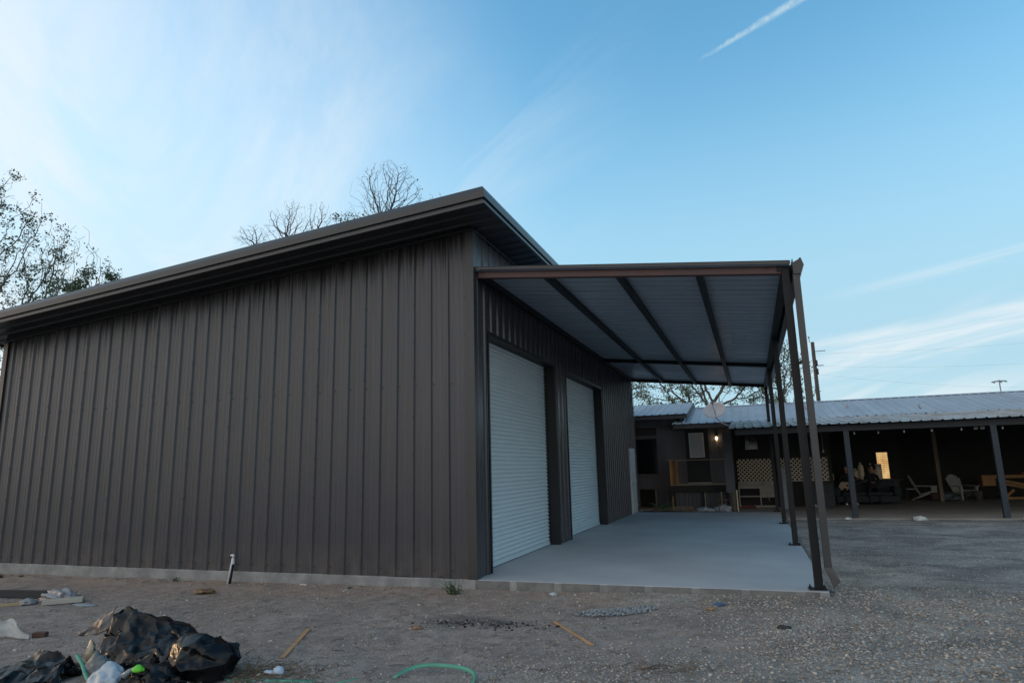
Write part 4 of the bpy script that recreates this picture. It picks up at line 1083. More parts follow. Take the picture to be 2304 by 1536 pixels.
t = MB(); t.box(6.8, 8.90, 22.05, 22.12, -.015, 3.3); t.box(9.40, 9.9, 22.05, 22.12, -.015, 3.3); t.box(8.90, 9.40, 22.05, 22.12, 1.95, 3.3); t.box(8.9, 9.4, 22.05, 22.12, -.015, .80); t.box(9.82, 9.9, 22.12, 24, -.015, 3.3)
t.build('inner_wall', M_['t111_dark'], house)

# adirondack chairs
def adirondack(name, label, x, y, rz):
    o = thing(name, label, 'chair', (0, 0, 0), group='white plastic adirondack chairs on the porch')
    m_ = M_['plasticwhite']
    # local: seat faces -y
    t = MB()
    for i in range(5):
        xx = -.22+i*.11; t.hexa([(xx-.05, -.30, .36), (xx+.05, -.30, .36), (xx+.045, .22, .20), (xx-.045, .22, .20), (xx-.05, -.30, .385), (xx+.05, -.30, .385), (xx+.045, .22, .225), (xx-.045, .22, .225)])
    t.build('seat', m_, o)
    t = MB()
    for i in range(7):
        k = i-3; top = .98-.028*k*k*.55; xb = k*.062; xt = k*.088; w1, w2 = .028, .040
        zb, yb = .20, .20; yt = .20+(top-.2)*.45
        t.hexa([(xb-w1, yb, zb), (xb+w1, yb, zb), (xb+w1, yb+.02, zb), (xb-w1, yb+.02, zb), (xt-w2, yt, top), (xt+w2, yt, top), (xt+w2, yt+.02, top), (xt-w2, yt+.02, top)])
    t.bar((-.24, .44, .66), (.24, .44, .66), .02, .05); t.bar((-.21, .31, .36), (.21, .31, .36), .02, .05)
    t.build('backrest', m_, o)
    for sd in (-1, 1):
        t = MB(); t.hexa([(sd*.36-.07, -.38, .52), (sd*.36+.07, -.38, .52), (sd*.33+.04, .36, .54), (sd*.33-.04, .36, .54), (sd*.36-.07, -.38, .545), (sd*.36+.07, -.38, .545), (sd*.33+.04, .36, .565), (sd*.33-.04, .36, .565)]); t.build('armrest', m_, o, bevel=.006)
        t = MB(); t.hexa([(sd*.31-.02, -.34, 0), (sd*.31+.02, -.34, 0), (sd*.31+.02, -.24, 0), (sd*.31-.02, -.24, 0), (sd*.33-.02, -.36, .52), (sd*.33+.02, -.36, .52), (sd*.33+.02, -.22, .52), (sd*.33-.02, -.22, .52)]); t.build('leg', m_, o)
        t = MB(); t.hexa([(sd*.27-.02, .46, 0), (sd*.27+.02, .46, 0), (sd*.27+.02, .56, 0), (sd*.27-.02, .56, 0), (sd*.28-.02, -.30, .30), (sd*.28+.02, -.30, .30), (sd*.28+.02, -.24, .38), (sd*.28-.02, -.24, .38)]); t.build('leg', m_, o)
    o.location = (x, y, -.015); o.rotation_euler[2] = rz; return o
adirondack('adirondack_chair', 'white slatted adirondack chair seen side-on, left of the inner porch post', 10.52, 21.7, R(72))
adirondack('adirondack_chair', 'white fan-backed adirondack chair turned towards the yard, right of the inner porch post', 11.78, 21.6, R(24))
# small side table, blue tarp heap, wicker basket
st = thing('side_table', 'small dark side table with pale top left of the side-on chair', 'table', (9.95, 21.4, -.015))
t = MB(); t.box(9.78, 10.06, 21.25, 21.55, .42, .45); t.build('table_top', M_['galv'], st)
for a in (9.79, 10.03):
    for b in (21.26, 21.52):
        t = MB(); t.box(a, a+.02, b, b+.02, -.015, .42); t.build('leg', M_['black'], st)
t = MB(); blob(t, (11.15, 21.3, .09), (.36, .22, .20), 5); blob(t, (11.35, 21.2, .06), (.22, .2, .12), 9)
tag(t.build('tarp_heap', mat('tarp', (.05, .09, .11), .6, vary=(.09, .09, .085), scale=6)), 'crumpled blue and grey tarp heap between the white chairs', 'tarp')
t = MB(); t.lathe((12.12, 21.1, -.015), [(0, 0), (.13, 0), (.17, .36), (.165, .37), (.12, .02)], 14)
tag(t.build('basket', mat('wicker', (.10, .085, .065), .9, vary=(.06, .05, .04), scale=30, bump=.6)), 'brown wicker basket beside the right chair', 'basket')
t = MB(); t.lathe((10.62, 20.9, -.015), [(0, 0), (.12, 0), (.15, .3), (.145, .31), (.11, .02)], 14)
tag(t.build('planter', mat('clay', (.12, .07, .05), .9, vary=(.07, .05, .04), scale=10)), 'brown clay planter before the side-on chair', 'planter')
# cedar trestle with diagonal braces, at the right edge
tz = thing('timber_trestle', 'yellow cedar trestle frame with diagonal braces at the right end of the porch', 'trestle', (13.5, 21.8, -.015))
t = MB(); t.box(12.42, 15.3, 21.40, 21.50, .80, .92); t.build('top_rail', M_['cedar'], tz)
t = MB(); t.box(13.1, 15.3, 21.42, 21.48, -.0, .09); t.build('bottom_rail', M_['cedar'], tz)
for x in (12.95, 15.2):
    t = MB(); t.box(x, x+.08, 21.41, 21.49, -.015, .80); t.build('leg', M_['cedar'], tz)
for p, q_ in (((13.05, 21.45, .72), (15.2, 21.45, .22)), ((13.05, 21.385, .60), (15.2, 21.385, .12)), ((13.9, 21.52, .40), (14.4, 21.52, .84)), ((13.1, 21.52, .05), (13.45, 21.52, .35))):
    t = MB(); t.bar(p, q_, .03, .09); t.build('brace', M_['cedar'], tz)
t = MB(); t.box(12.42, 12.85, 21.38, 21.398, .52, .80); t.box(12.42, 12.5, 21.42, 21.9, .5, .8); t.build('end_panel', M_['cedar'], tz)
t = MB(); blob(t, (13.95, 21.45, .96), (.22, .1, .07), 12); tag(t.build('work_glove', mat('redcloth', (.35, .10, .07), .8, vary=(.25, .08, .06))), 'red cloth lying on top of the cedar trestle', 'cloth')

# string lights under the porch eave, floodlight pair
M_['bulbglass'] = mat('bulbglass', (.55, .56, .54), .2, vary=(.45, .46, .45))
sl = thing('string_lights', 'dark cord of unlit bulbs hung under the porch beam', 'string lights', (9, 12.5, 2.4))
bx = [6.95, 7.58, 8.25, 8.95, 9.68, 10.66, 11.4, 12.1]
t = MB(); pts = []
for i in range(len(bx)-1):
    for k in range(6):
        a = bx[i]+(bx[i+1]-bx[i])*k/6; pts.append((a, 12.45, 2.475-.03*math.sin(math.pi*k/6)))
pts.append((bx[-1], 12.45, 2.475)); t.tube(pts, .005, 5); t.build('cord', M_['black'], sl)
for x in bx:
    t = MB(); t.lathe((x, 12.45, 2.36), [(0, 0), (.018, .006), (.026, .03), (.020, .055), (.013, .075)], 10); bo = t.build('bulb', M_['bulbglass'], sl)
    t = MB(); t.tube([(x, 12.45, 2.43), (x, 12.45, 2.475)], .014, 8); t.build('socket', M_['black'], bo)
fl2 = thing('floodlight', 'twin white floodlight under the porch eave left of the right blue post', 'floodlight', (10.1, 13.2, 2.5))
for x in (10.20, 10.36):
    t = MB(); t.lathe((x, 13.1, 2.50), [(.02, 0), (.045, -.03), (.06, -.08), (.055, -.085), (0, -.07)][::-1], 12, axis=(0, .5, .9)); t.build('lamp_head', M_['white'], fl2)
t = MB(); t.tube([(10.28, 13.1, 2.6), (10.28, 13.1, 2.54)], .04, 12); t.tube([(10.20, 13.1, 2.52), (10.36, 13.1, 2.52)], .014, 8); t.build('mount', M_['white'], fl2)
for (x, y, z, lb) in ((6.55, 17.7, 1.92, 'hanging bulb at the right end of the second lattice'), (7.35, 17.7, 1.98, 'hanging bulb above the guitarist')):
    t = MB(); t.lathe((x, y, z), [(0, 0), (.022, .008), (.032, .04), (.02, .08), (.012, .1)], 10); t.tube([(x, y, z+.1), (x, y, 2.95)], .004, 5); tag(t.build('hanging_bulb', M_['bulbglass']), lb, 'light bulb')

# debris strip between slab and deck: soil bed, planter board, grey plastic bags, plant
M_['soil'] = mat('soil', (.10, .075, .055), .95, vary=(.06, .045, .035), scale=6, bump=.8)
mb = MB(); vs = []; fs = []; A_, B_ = 40, 14
for i in range(A_+1):
    for j in range(B_+1):
        xx = .05+3.1*i/A_; yy = 14.52+1.45*j/B_; e_ = min(i, A_-i, j, B_-j)
        vs.append((xx, yy, -.12 if e_ == 0 else -.02+.05*float(vn(xx, yy, 2.5, 21))+.02*float(vn(xx, yy, 8, 22))))
for i in range(A_):
    for j in range(B_): k = i*(B_+1)+j; fs.append((k, k+B_+1, k+B_+2, k+1))
mb.add(vs, fs, True); so3 = mb.build('soil_bed', M_['soil']); struct(so3)
t = MB(); t.box(.55, 1.95, 15.15, 15.20, -.05, .16); tag(t.build('planter_board', M_['oldwood'], bevel=.004), 'dark weathered board on edge along the planting bed', 'board')
M_['bagplastic'] = mat('bagplastic', (.34, .36, .38), .45, vary=(.20, .22, .24), scale=7, bump=.6, bscale=18)
for i, (x, y, sx, sz, lb) in enumerate(((2.35, 14.85, .33, .10, 'flat crumpled grey plastic bag left of the wood post'), (2.95, 14.95, .24, .17, 'taller crumpled grey plastic bag touching the wood post'))):
    t = MB(); blob(t, (x, y, .02), (sx, .2, sz), 30+i, .6, 4, 3.2); tag(t.build('plastic_bag', M_['bagplastic']), lb, 'plastic bag', 'grey plastic bags by the post')
t = MB(); blob(t, (2.0, 14.8, .0), (.06, .05, .04), 44); tag(t.build('orange_rag', mat('orangerag', (.45, .25, .06), .9, vary=(.3, .15, .05))), 'small orange rag left of the grey plastic bags', 'rag')
pt = MB(); sp2 = MB(); sp2.box(1.24, 1.28, 15.02, 15.06, -.05, .52); tag(sp2.build('stake', M_['cedar']), 'short cedar stake standing in the planting bed', 'stake')
M_['leafbed'] = mat('leafbed', (.10, .20, .075), .6, vary=(.06, .13, .05), scale=4)
pl2 = thing('bed_plant', 'low green leafy plant arching over the planting bed', 'plant', (.9, 15.0, 0))
t = MB(); t2 = MB()
for i in range(16):
    a = rnd.uniform(0, 6.28); L_ = rnd.uniform(.35, .7); base = Vector((.85+rnd.uniform(-.12, .12), 14.95+rnd.uniform(-.06, .06), 0)); d = Vector((math.cos(a)*.75, math.sin(a)*.3, 0)); ps = []
    for k in range(5): s_ = k/4; ps.append(base+d*L_*s_+Vector((0, 0, L_*.85*s_-.35*L_*s_*s_)))
    t2.tube(ps, [.006, .005, .004, .003, .002], 5)
    for k in range(2, 5):
        for sd in (-1, 1):
            p = ps[k]; s_ = Vector((-d.y, d.x, 0)).normalized()*sd; ln = rnd.uniform(.06, .12)
            t.add([p, p+s_*ln*.5+d*.05+Vector((0, 0, .02)), p+s_*ln+Vector((0, 0, -.02)), p+s_*ln*.5-d*.04], [(0, 1, 2, 3)])
t.build('leaves', M_['leafbed'], pl2); t2.build('stems', M_['leafbed'], pl2)
# ------------------------------------------------------------------ trees
M_['bark'] = mat('bark', (.085, .07, .06), .9, vary=(.05, .042, .036), scale=4, bump=.8, bscale=14)
M_['bark_pale'] = mat('bark_pale', (.16, .14, .125), .9, vary=(.09, .08, .07), scale=4, bump=.8, bscale=14)
def leafmat(name, a, b):
    m = mat(name, a, .55, vary=b, scale=1.5)
    m.node_tree.nodes['Principled BSDF'].inputs['Transmission Weight'].default_value = 0
    m.node_tree.nodes['Principled BSDF'].inputs['Subsurface Weight'].default_value = 0
    return m
M_['leaf_dark'] = leafmat('leaf_dark', (.065, .10, .042), (.045, .07, .03))
M_['leaf_olive'] = leafmat('leaf_olive', (.10, .12, .045), (.06, .085, .03))

def colonize(base, attractors, step=.25, dk=.5, di=3.0, trunk_to=None, seed=0, maxit=140, wig=.16):
    """space colonisation: returns node positions and parents"""
    rs = np.random.RandomState(seed)
    P = [np.array(base, float)]; par = [-1]
    tgt = np.array(trunk_to if trunk_to is not None else attractors.mean(0)); n0 = max(2, int(np.linalg.norm(tgt-P[0])/(step*1.5)))
    bend = rs.randn(3)*.012*np.linalg.norm(tgt-P[0]); bend[2] = 0
    for i in range(1, n0+1):
        t = i/n0; P.append(np.array(base)+(tgt-np.array(base))*t+bend*math.sin(t*math.pi)); par.append(len(P)-2)
    A = attractors.copy(); alive = np.ones(len(A), bool); kids = {}
    near = np.full(len(A), -1); dist = np.full(len(A), 1e9)
    def upd(lo):
        Q = np.array(P[lo:]); d = np.linalg.norm(A[:, None]-Q[None], axis=2); j = d.argmin(1); m = d[np.arange(len(A)), j]
        b = m < dist; dist[b] = m[b]; near[b] = j[b]+lo
    upd(0)
    for it in range(maxit):
        act = alive & (dist < di)
        if not act.any(): break
        lo = len(P)
        for k in np.unique(near[act]):
            s = act & (near == k); v = A[s]-P[k]; v /= np.linalg.norm(v, axis=1)[:, None]+1e-9
            d = v.mean(0)+rs.randn(3)*wig; d /= np.linalg.norm(d)+1e-9
            c = kids.get(k, 0)
            if c > 3: alive[s & (dist < dk*3)] = False; continue
            kids[k] = c+1; P.append(P[k]+d*step); par.append(int(k))
        if len(P) == lo: break
        upd(lo); alive &= dist > dk
    return np.array(P), np.array(par)
def tree_mesh(P, par, tip, expo, trunk_r):
    n = len(P); kids = [[] for _ in range(n)]
    for i in range(1, n): kids[par[i]].append(i)
    rad = np.zeros(n)
    for i in range(n-1, -1, -1):
        rad[i] = tip if not kids[i] else (sum(rad[k]**expo for k in kids[i]))**(1/expo)
    s_ = trunk_r/rad[0]; rad = tip+(rad-tip)*max((trunk_r-tip)/(rad[0]-tip+1e-9), 0)
    V = []; F_ = []
    for i in range(1, n):
        a, b = P[par[i]], P[i]; d = b-a; L = np.linalg.norm(d)
        if L < 1e-6: continue
        d /= L; ref = np.array([0, 0, 1.]) if abs(d[2]) < .9 else np.array([1., 0, 0]); x = np.cross(d, ref); x /= np.linalg.norm(x); y = np.cross(d, x)
        k = 8 if rad[par[i]] > .06 else (5 if rad[par[i]] > .02 else 3); r0 = min(rad[par[i]], rad[i]*1.35); r1 = rad[i]; o = len(V)
        for e, (c, rr) in enumerate(((a, r0), (b+d*r1*.3, r1))):
            for j in range(k): t = 2*math.pi*j/k; V.append(c+(x*math.cos(t)+y*math.sin(t))*rr)
        for j in range(k): F_.append((o+j, o+(j+1) % k, o+k+(j+1) % k, o+k+j))
    return np.array(V), np.array(F_), rad, kids
def ellipsoid(c, r, n, seed, hollow=.35, cut=-.4):
    rs = np.random.RandomState(seed); out = []
    while len(out) < n:
        p = rs.uniform(-1, 1, 3); q = np.linalg.norm(p)
        if q > 1 or q < hollow*rs.rand() or p[2] < cut: continue
        if mnoise.noise(Vector(p*2.2)+Vector((seed, 0, 0))) < -.12: continue
        out.append(np.array(c)+p*np.array(r))
    return np.array(out)
def make_tree(base, A, label, trunk_r, step=.28, dk=.4, di=4, tip=.008, expo=2.3, trunk_to=None, leaves=0, lsize=.1, lmat=None, bark='bark', seed=1, group='trees behind the workshop', clump=None):
    th = thing('tree', label, 'tree', base, group=group)
    P, par = colonize(base, A, step, dk, di, trunk_to, seed)
    V, F_, rad, kids = tree_mesh(P, par, tip, expo, trunk_r)
    npmesh('trunk', V, F_, M_[bark], th, True)
    if leaves:
        rs = np.random.RandomState(seed+50); tips = np.array([i for i in range(1, len(P)) if rad[i] < tip*2.2])
        if clump is not None:   # leaf density follows a clumpy field
            keep = [i for i in tips if mnoise.noise(Vector(P[i]*clump[0])+Vector((seed*2., 0, 0))) > clump[1]]
            tips = np.array(keep) if len(keep) > 5 else tips
        c = P[rs.choice(tips, leaves)]+rs.randn(leaves, 3)*.13
        a = rs.randn(leaves, 3); a /= np.linalg.norm(a, axis=1)[:, None]; b = np.cross(a, rs.randn(leaves, 3)); b /= np.linalg.norm(b, axis=1)[:, None]
        s_ = lsize*rs.uniform(.6, 1.3, leaves)[:, None]
        V = np.concatenate([c-a*s_, c+b*s_*.55, c+a*s_, c-b*s_*.55], 1).reshape(-1, 3)
        npmesh('crown', V, np.arange(leaves*4).reshape(-1, 4), M_[lmat], th)
    return th
# bare crowns above the big roof
BT = dict(step=.13, dk=.18, di=2.5, tip=.0055, expo=2.2)
make_tree((-16.6, 25, 0), ellipsoid((-16.5, 25, 18.5), (2.6, 2.0, 2.8), 1900, 3, cut=-.65), 'bare tree with a broad rounded crown behind the high end of the workshop roof', .15, trunk_to=(-16.6, 25, 16.6), seed=4, leaves=60, lsize=.07, lmat='leaf_olive', **BT)
make_tree((-23.9, 25, 0), ellipsoid((-23.9, 25, 18.0), (1.8, 1.5, 1.9), 850, 5, cut=-.7), 'bare twiggy tree behind the middle of the workshop roof', .11, trunk_to=(-23.9, 25, 16.4), seed=6, **BT)
make_tree((-21.6, 25.5, 0), ellipsoid((-21.9, 25.5, 18.0), (1.1, 1.0, 1.8), 520, 15, cut=-.8), 'narrow bare tree touching the middle bare tree on its right', .09, trunk_to=(-22.2, 25.5, 16.4), seed=16, **BT)
make_tree((-26.4, 25, 0), ellipsoid((-27.0, 25, 17.6), (1.4, 1.2, 1.0), 500, 7, cut=-.8), 'small leaning bare branch tree, leftmost of the bare trees over the roof', .08, trunk_to=(-26.3, 25, 16.2), seed=9, **BT)
make_tree((-12.9, 25, 0), ellipsoid((-12.9, 25, 15.7), (1.5, 1.5, 3.0), 700, 8, cut=-.9), 'tip of a small bare tree close to the highest roof corner', .12, trunk_to=(-12.9, 25, 12.6), seed=12, **BT)
make_tree((-18.8, 24, 0), ellipsoid((-18.5, 24, 17.1), (1.4, 1.0, .8), 450, 18, cut=-.8), 'low sparse tree with a few green leaves left of the rounded bare crown', .07, trunk_to=(-18.6, 24, 15.9), seed=19, leaves=300, lsize=.08, lmat='leaf_olive', clump=(.8, .1), **BT)
# leafy trees at the left edge
LT = dict(step=.2, dk=.28, di=3, tip=.007, expo=2.3, bark='bark_pale', group='trees left of the workshop')
make_tree((-28.5, 9, 0), ellipsoid((-27.8, 9, 10.6), (3.7, 3.2, 5.2), 1700, 21, hollow=.2, cut=-.95), 'tall thin-leaved tree at the left edge of the photo', .16, trunk_to=(-28.4, 9, 5.2), seed=22, leaves=9000, lsize=.062, lmat='leaf_dark', clump=(.75, .14), **LT)
make_tree((-23.2, 10, 0), ellipsoid((-23.4, 10, 8.7), (2.6, 2.0, 4.1), 1500, 23, hollow=.1, cut=-.95), 'slender tree with upright bare shoots between the left edge tree and the roof', .10, trunk_to=(-23.3, 10, 4.5), seed=24, leaves=1800, lsize=.055, lmat='leaf_dark', clump=(.9, .16), **LT)
make_tree((-20.2, 9.5, 0), ellipsoid((-21.3, 9.5, 7.7), (2.5, 1.8, 2.6), 900, 25, hollow=.1, cut=-.95), 'small rounded leafy tree whose top just clears the low end of the roof', .10, trunk_to=(-20.1, 9.5, 4.4), seed=26, leaves=15000, lsize=.062, lmat='leaf_dark', clump=(.9, -.08), **LT)
make_tree((-19.5, 2.0, 0), ellipsoid((-19.3, 2, 4.2), (2.4, 2.4, 3.0), 500, 27, hollow=.1, cut=-.95), 'dense low green tree seen in the gap left of the workshop wall', .12, trunk_to=(-19.4, 2, 1.6), seed=28, leaves=9000, lsize=.08, lmat='leaf_dark', clump=(.8, -.1), **LT)
# oaks behind the house
for i, (x, y, rx, top, lb, ld) in enumerate(((-5.2, 30, 4.2, 9.6, 'spreading oak behind the house, next to the far workshop corner', 12000), (1.6, 31, 4.8, 10.8, 'largest spreading oak behind the house with many forked limbs', 12000), (5.9, 32, 2.2, 8.7, 'smaller oak behind the carport posts', 3600))):
    make_tree((x+.6, y, 0), ellipsoid((x, y, top-3.2), (rx, 3.2, 3.5), 1300, 31+i, hollow=.2, cut=-.85), lb, .17, step=.2, dk=.28, di=4, tip=.010, expo=2.3, trunk_to=(x+.4, y, 3.2), seed=40+i, leaves=ld, lsize=.062, lmat='leaf_olive', bark='bark_pale', clump=(.8, -.18), group='oak trees behind the house')

# ------------------------------------------------------------------ pole, mast and wires
up_ = thing('utility_pole', 'dark wooden utility pole behind the porch roof', 'utility pole', (9.15, 45, 0))
t = MB(); t.tube([(9.12, 45, 0), (9.17, 45, 10.6)], [.17, .13], 12); t.build('shaft', M_['bark'], up_)
t = MB(); t.tube([(9.17, 44.9, 9.85), (10.0, 44.8, 9.85)], .025, 6); t.tube([(9.17, 44.9, 8.75), (9.75, 44.8, 8.75)], .025, 6); t.build('bracket_arm', M_['bark'], up_)
for z in (8.95, 8.3):
    t = MB(); t.tube([(9.3, 44.85, z-.22), (9.3, 44.85, z+.22)], .07, 10); t.build('insulator', M_['darkbeam'], up_)
t = MB(); t.tube([(8.98, 45, 10.6), (8.96, 45, 10.95)], .02, 6); t.lathe((8.95, 45, 10.93), [(0, 0), (.07, .03), (.06, .1), (0, .12)], 8); t.build('top_insulator', M_['darkbeam'], up_)
M_['wire'] = mat('wire', (.12, .12, .12), .6, vary=(.15, .15, .15))
for i, (za, xb, yb, zb, sag, lb) in enumerate(((9.7, 60, 62, 15.5, 1.6, 'highest power line running right from the pole'), (8.75, 60, 62, 13.6, 2.0, 'middle power line running right from the pole'), (8.1, 60, 66, 11.0, 2.6, 'lowest power line running right from the pole'))):
    t = MB(); t.tube([(9.3+(xb-9.3)*k/24, 45+(yb-45)*k/24, za+(zb-za)*k/24-sag*4*(k/24)*(1-k/24)) for k in range(25)], .0035, 5)
    tag(t.build('power_line', M_['wire']), lb, 'power line', 'power lines')
ms = thing('light_mast', 'distant high mast with a ring of lamps above the porch roof ridge', 'light mast', (43.8, 120, 0))
t = MB(); t.tube([(43.8, 120, 0), (43.8, 120, 14.2)], [.16, .09], 8); t.build('pole', M_['galv'], ms)
t = MB()
n = 20; t.tube([(43.8+.75*math.cos(i*2*math.pi/n), 120+.75*math.sin(i*2*math.pi/n), 14.0) for i in range(n+1)], .04, 6); t.tube([(43.05, 120, 14), (44.55, 120, 14)], .03, 6); t.build('ring', M_['galv'], ms)
for i in range(6):
    a = i*math.pi/3; t = MB(); t.lathe((43.8+.95*math.cos(a), 120+.95*math.sin(a), 13.78), [(.20, 0), (.17, .12), (.05, .24), (0, .26)], 8); t.build('lamp_head', M_['galv'], ms)

# ------------------------------------------------------------------ loose gravel and small stones
def random_island_mat(name, cols, rough=.85):
    m = bpy.data.materials.new(name); m.use_nodes = True; nt = m.node_tree; b = nt.nodes['Principled BSDF']; b.inputs['Roughness'].default_value = rough; b.inputs['Specular IOR Level'].default_value = .25
    g = nt.nodes.new('ShaderNodeNewGeometry'); rp = nt.nodes.new('ShaderNodeValToRGB'); cr = rp.color_ramp
    while len(cr.elements) < len(cols): cr.elements.new(.5)
    for i, c in enumerate(cols): cr.elements[i].position = i/(len(cols)-1); cr.elements[i].color = (*c, 1)
    nt.links.new(g.outputs['Random Per Island'], rp.inputs[0])
    n = nt.nodes.new('ShaderNodeTexNoise'); n.inputs['Scale'].default_value = 90; mx = nt.nodes.new('ShaderNodeMix'); mx.data_type = 'RGBA'; mx.blend_type = 'MULTIPLY'; mx.inputs[0].default_value = .5
    nt.links.new(rp.outputs[0], mx.inputs[6]); nt.links.new(n.outputs[0], mx.inputs[7]); nt.links.new(mx.outputs[2], b.inputs['Base Color'])
    return m
M_['gravel'] = random_island_mat('gravel', [(.24, .205, .175), (.56, .51, .445), (.38, .33, .28), (.72, .67, .59), (.32, .235, .17), (.44, .42, .39), (.19, .168, .145)])
ico_bm = bmesh.new(); bmesh.ops.create_icosphere(ico_bm, subdivisions=1, radius=1); IV = np.array([v.co[:] for v in ico_bm.verts]); IF = np.array([[v.index for v in fc.verts] for fc in ico_bm.faces]); ico_bm.free()
OV = np.array([(1, 0, 0), (0, 1, 0), (-1, 0, 0), (0, -1, 0), (0, 0, 1), (0, 0, -1)], float); OF = np.array([(0, 1, 4), (1, 2, 4), (2, 3, 4), (3, 0, 4), (1, 0, 5), (2, 1, 5), (3, 2, 5), (0, 3, 5)])
def stones(name, x, y, size, material, ico=True, lift=.25, rs=nrs, flat=.6):
    BV, BF = (IV, IF) if ico else (OV, OF); n = len(x); k = len(BV)
    q = rs.randn(n, 4); q /= np.linalg.norm(q, axis=1)[:, None]; w_, a, b, c = q.T
    Rm = np.stack([1-2*(b*b+c*c), 2*(a*b-c*w_), 2*(a*c+b*w_), 2*(a*b+c*w_), 1-2*(a*a+c*c), 2*(b*c-a*w_), 2*(a*c-b*w_), 2*(b*c+a*w_), 1-2*(a*a+b*b)], -1).reshape(n, 3, 3)
    sc_ = np.stack([size*rs.uniform(.8, 1.3, n), size*rs.uniform(.6, 1.0, n), size*rs.uniform(.4, .8, n)], -1)
    V = BV[None]*(1+rs.uniform(-.22, .22, (n, k, 1)))*sc_[:, None]
    V = np.einsum('nij,nkj->nki', Rm, V); V[:, :, 2] *= flat
    V += np.stack([x, y, gh(x, y)+size*lift], -1)[:, None]
    F_ = BF[None]+(np.arange(n)*k)[:, None, None]
    return npmesh(name, V.reshape(-1, 3), F_.reshape(-1, 3), material)
def scatter(n, rmin, rmax, dens, rs=nrs, azr=(-60, 24)):
    r_ = np.exp(rs.uniform(math.log(rmin), math.log(rmax), n)); a = np.radians(rs.uniform(azr[0], azr[1], n)); x = CAM.x+r_*np.sin(a); y = CAM.y+r_*np.cos(a)
    ok = ~((y > -.06) & (y < 15.3) & (x > -11.1) & (x < 4.83)) & ~((y > 12.0) & (x > 3.0)) & ~((y > 14.3) & (x > -11)) & (rs.rand(n) < dens(x, y))
    return x[ok], y[ok]
gm = lambda x, y: np.clip((x-1.3)/3.8+vn(x, y, .8, 31)*.55+vn(x, y, 2.6, 32)*.25+np.clip((y+1)/4, 0, 1)*.8, 0, 1)
x, y = scatter(230000, 4.2, 26, lambda x, y: .13+.87*sstep(gm(x, y)*1.15)*(.35+.65*sstep(.5+1.1*vn(x, y, 1.1, 35))))
sz = np.minimum(np.exp(nrs.normal(math.log(.0098), .42, len(x))), .021)*(.85+.5*sstep((x-2.5)/3)*(y < 1))
so4 = stones('gravel', x, y, sz, M_['gravel'], ico=False); tag(so4, 'loose pale gravel spread over the yard', 'gravel', kind='stuff')
x, y = scatter(2600, 4.4, 14, lambda x, y: np.full(len(x), .8)); sz = np.exp(nrs.normal(math.log(.013), .35, len(x)))
tag(stones('pebbles', x, y, sz, M_['gravel']), 'scattered larger pebbles on the dirt', 'pebbles', kind='stuff')
# heap of bluish crushed stone before the slab
M_['bluestone'] = random_island_mat('bluestone', [(.22, .25, .27), (.34, .38, .40), (.28, .30, .31), (.40, .43, .44)])
n = 330; a = nrs.uniform(0, 6.28, n); q = np.sqrt(nrs.rand(n)); x = 2.36+.46*q*np.cos(a)+.12*q*np.sin(a); y = -1.22+.26*q*np.sin(a)+.12*q*np.cos(a)
tag(stones('crushed_stone', x, y, nrs.uniform(.014, .026, n), M_['bluestone'], lift=.8), 'small heap of bluish crushed stone in front of the slab', 'stones', kind='stuff')
# ash and charcoal crumbs on the old fire patch
M_['char'] = random_island_mat('char', [(.02, .02, .02), (.06, .06, .065), (.03, .028, .03), (.14, .14, .15)])
n = 300; x = nrs.normal(.95, .42, n); y = nrs.normal(-2.05, .13, n)
tag(stones('charcoal', x, y, np.exp(nrs.normal(math.log(.011), .4, n)), M_['char'], lift=.3), 'charcoal crumbs and ash on the burnt patch', 'charcoal', kind='stuff')
# dead twigs, straw and wood chips
M_['straw'] = random_island_mat('straw', [(.16, .11, .07), (.28, .20, .12), (.09, .06, .045), (.34, .27, .18)])
t = MB()
def twig(x, y, L_, th_, r_):
    a = rnd.uniform(0, 3.14); z = float(gh(x, y)); dx, dy = math.cos(a)*L_/2, math.sin(a)*L_/2
    t.tube([(x-dx, y-dy, z+r_), (x+rnd.uniform(-.02, .02), y+rnd.uniform(-.02, .02), z+r_+rnd.uniform(0, .02)), (x+dx, y+dy, z+r_*.8)], [r_, r_*.9, r_*.5], 4)
for i in range(420):
    x = rnd.uniform(-4.5, 3.5); y = rnd.uniform(-4.9, -.3); twig(x, y, rnd.uniform(.03, .16), 0, rnd.uniform(.0015, .004))
for i in range(520):
    x = rnd.gauss(-.35, .28); y = rnd.gauss(-4.25, .16); twig(x, y, rnd.uniform(.03, .14), 0, rnd.uniform(.0015, .004))
for i in range(110):
    x = rnd.gauss(3.1, .25); y = rnd.gauss(-3.3, .12); twig(x, y, rnd.uniform(.04, .2), 0, rnd.uniform(.001, .003))
for i in range(160):
    x = rnd.uniform(-10, 0); y = rnd.gauss(-.22, .1); twig(x, y, rnd.uniform(.04, .14), 0, rnd.uniform(.0015, .0035))
tag(t.build('twigs_and_straw', M_['straw']), 'dead twigs and straw scattered on the dirt', 'twigs', kind='stuff')

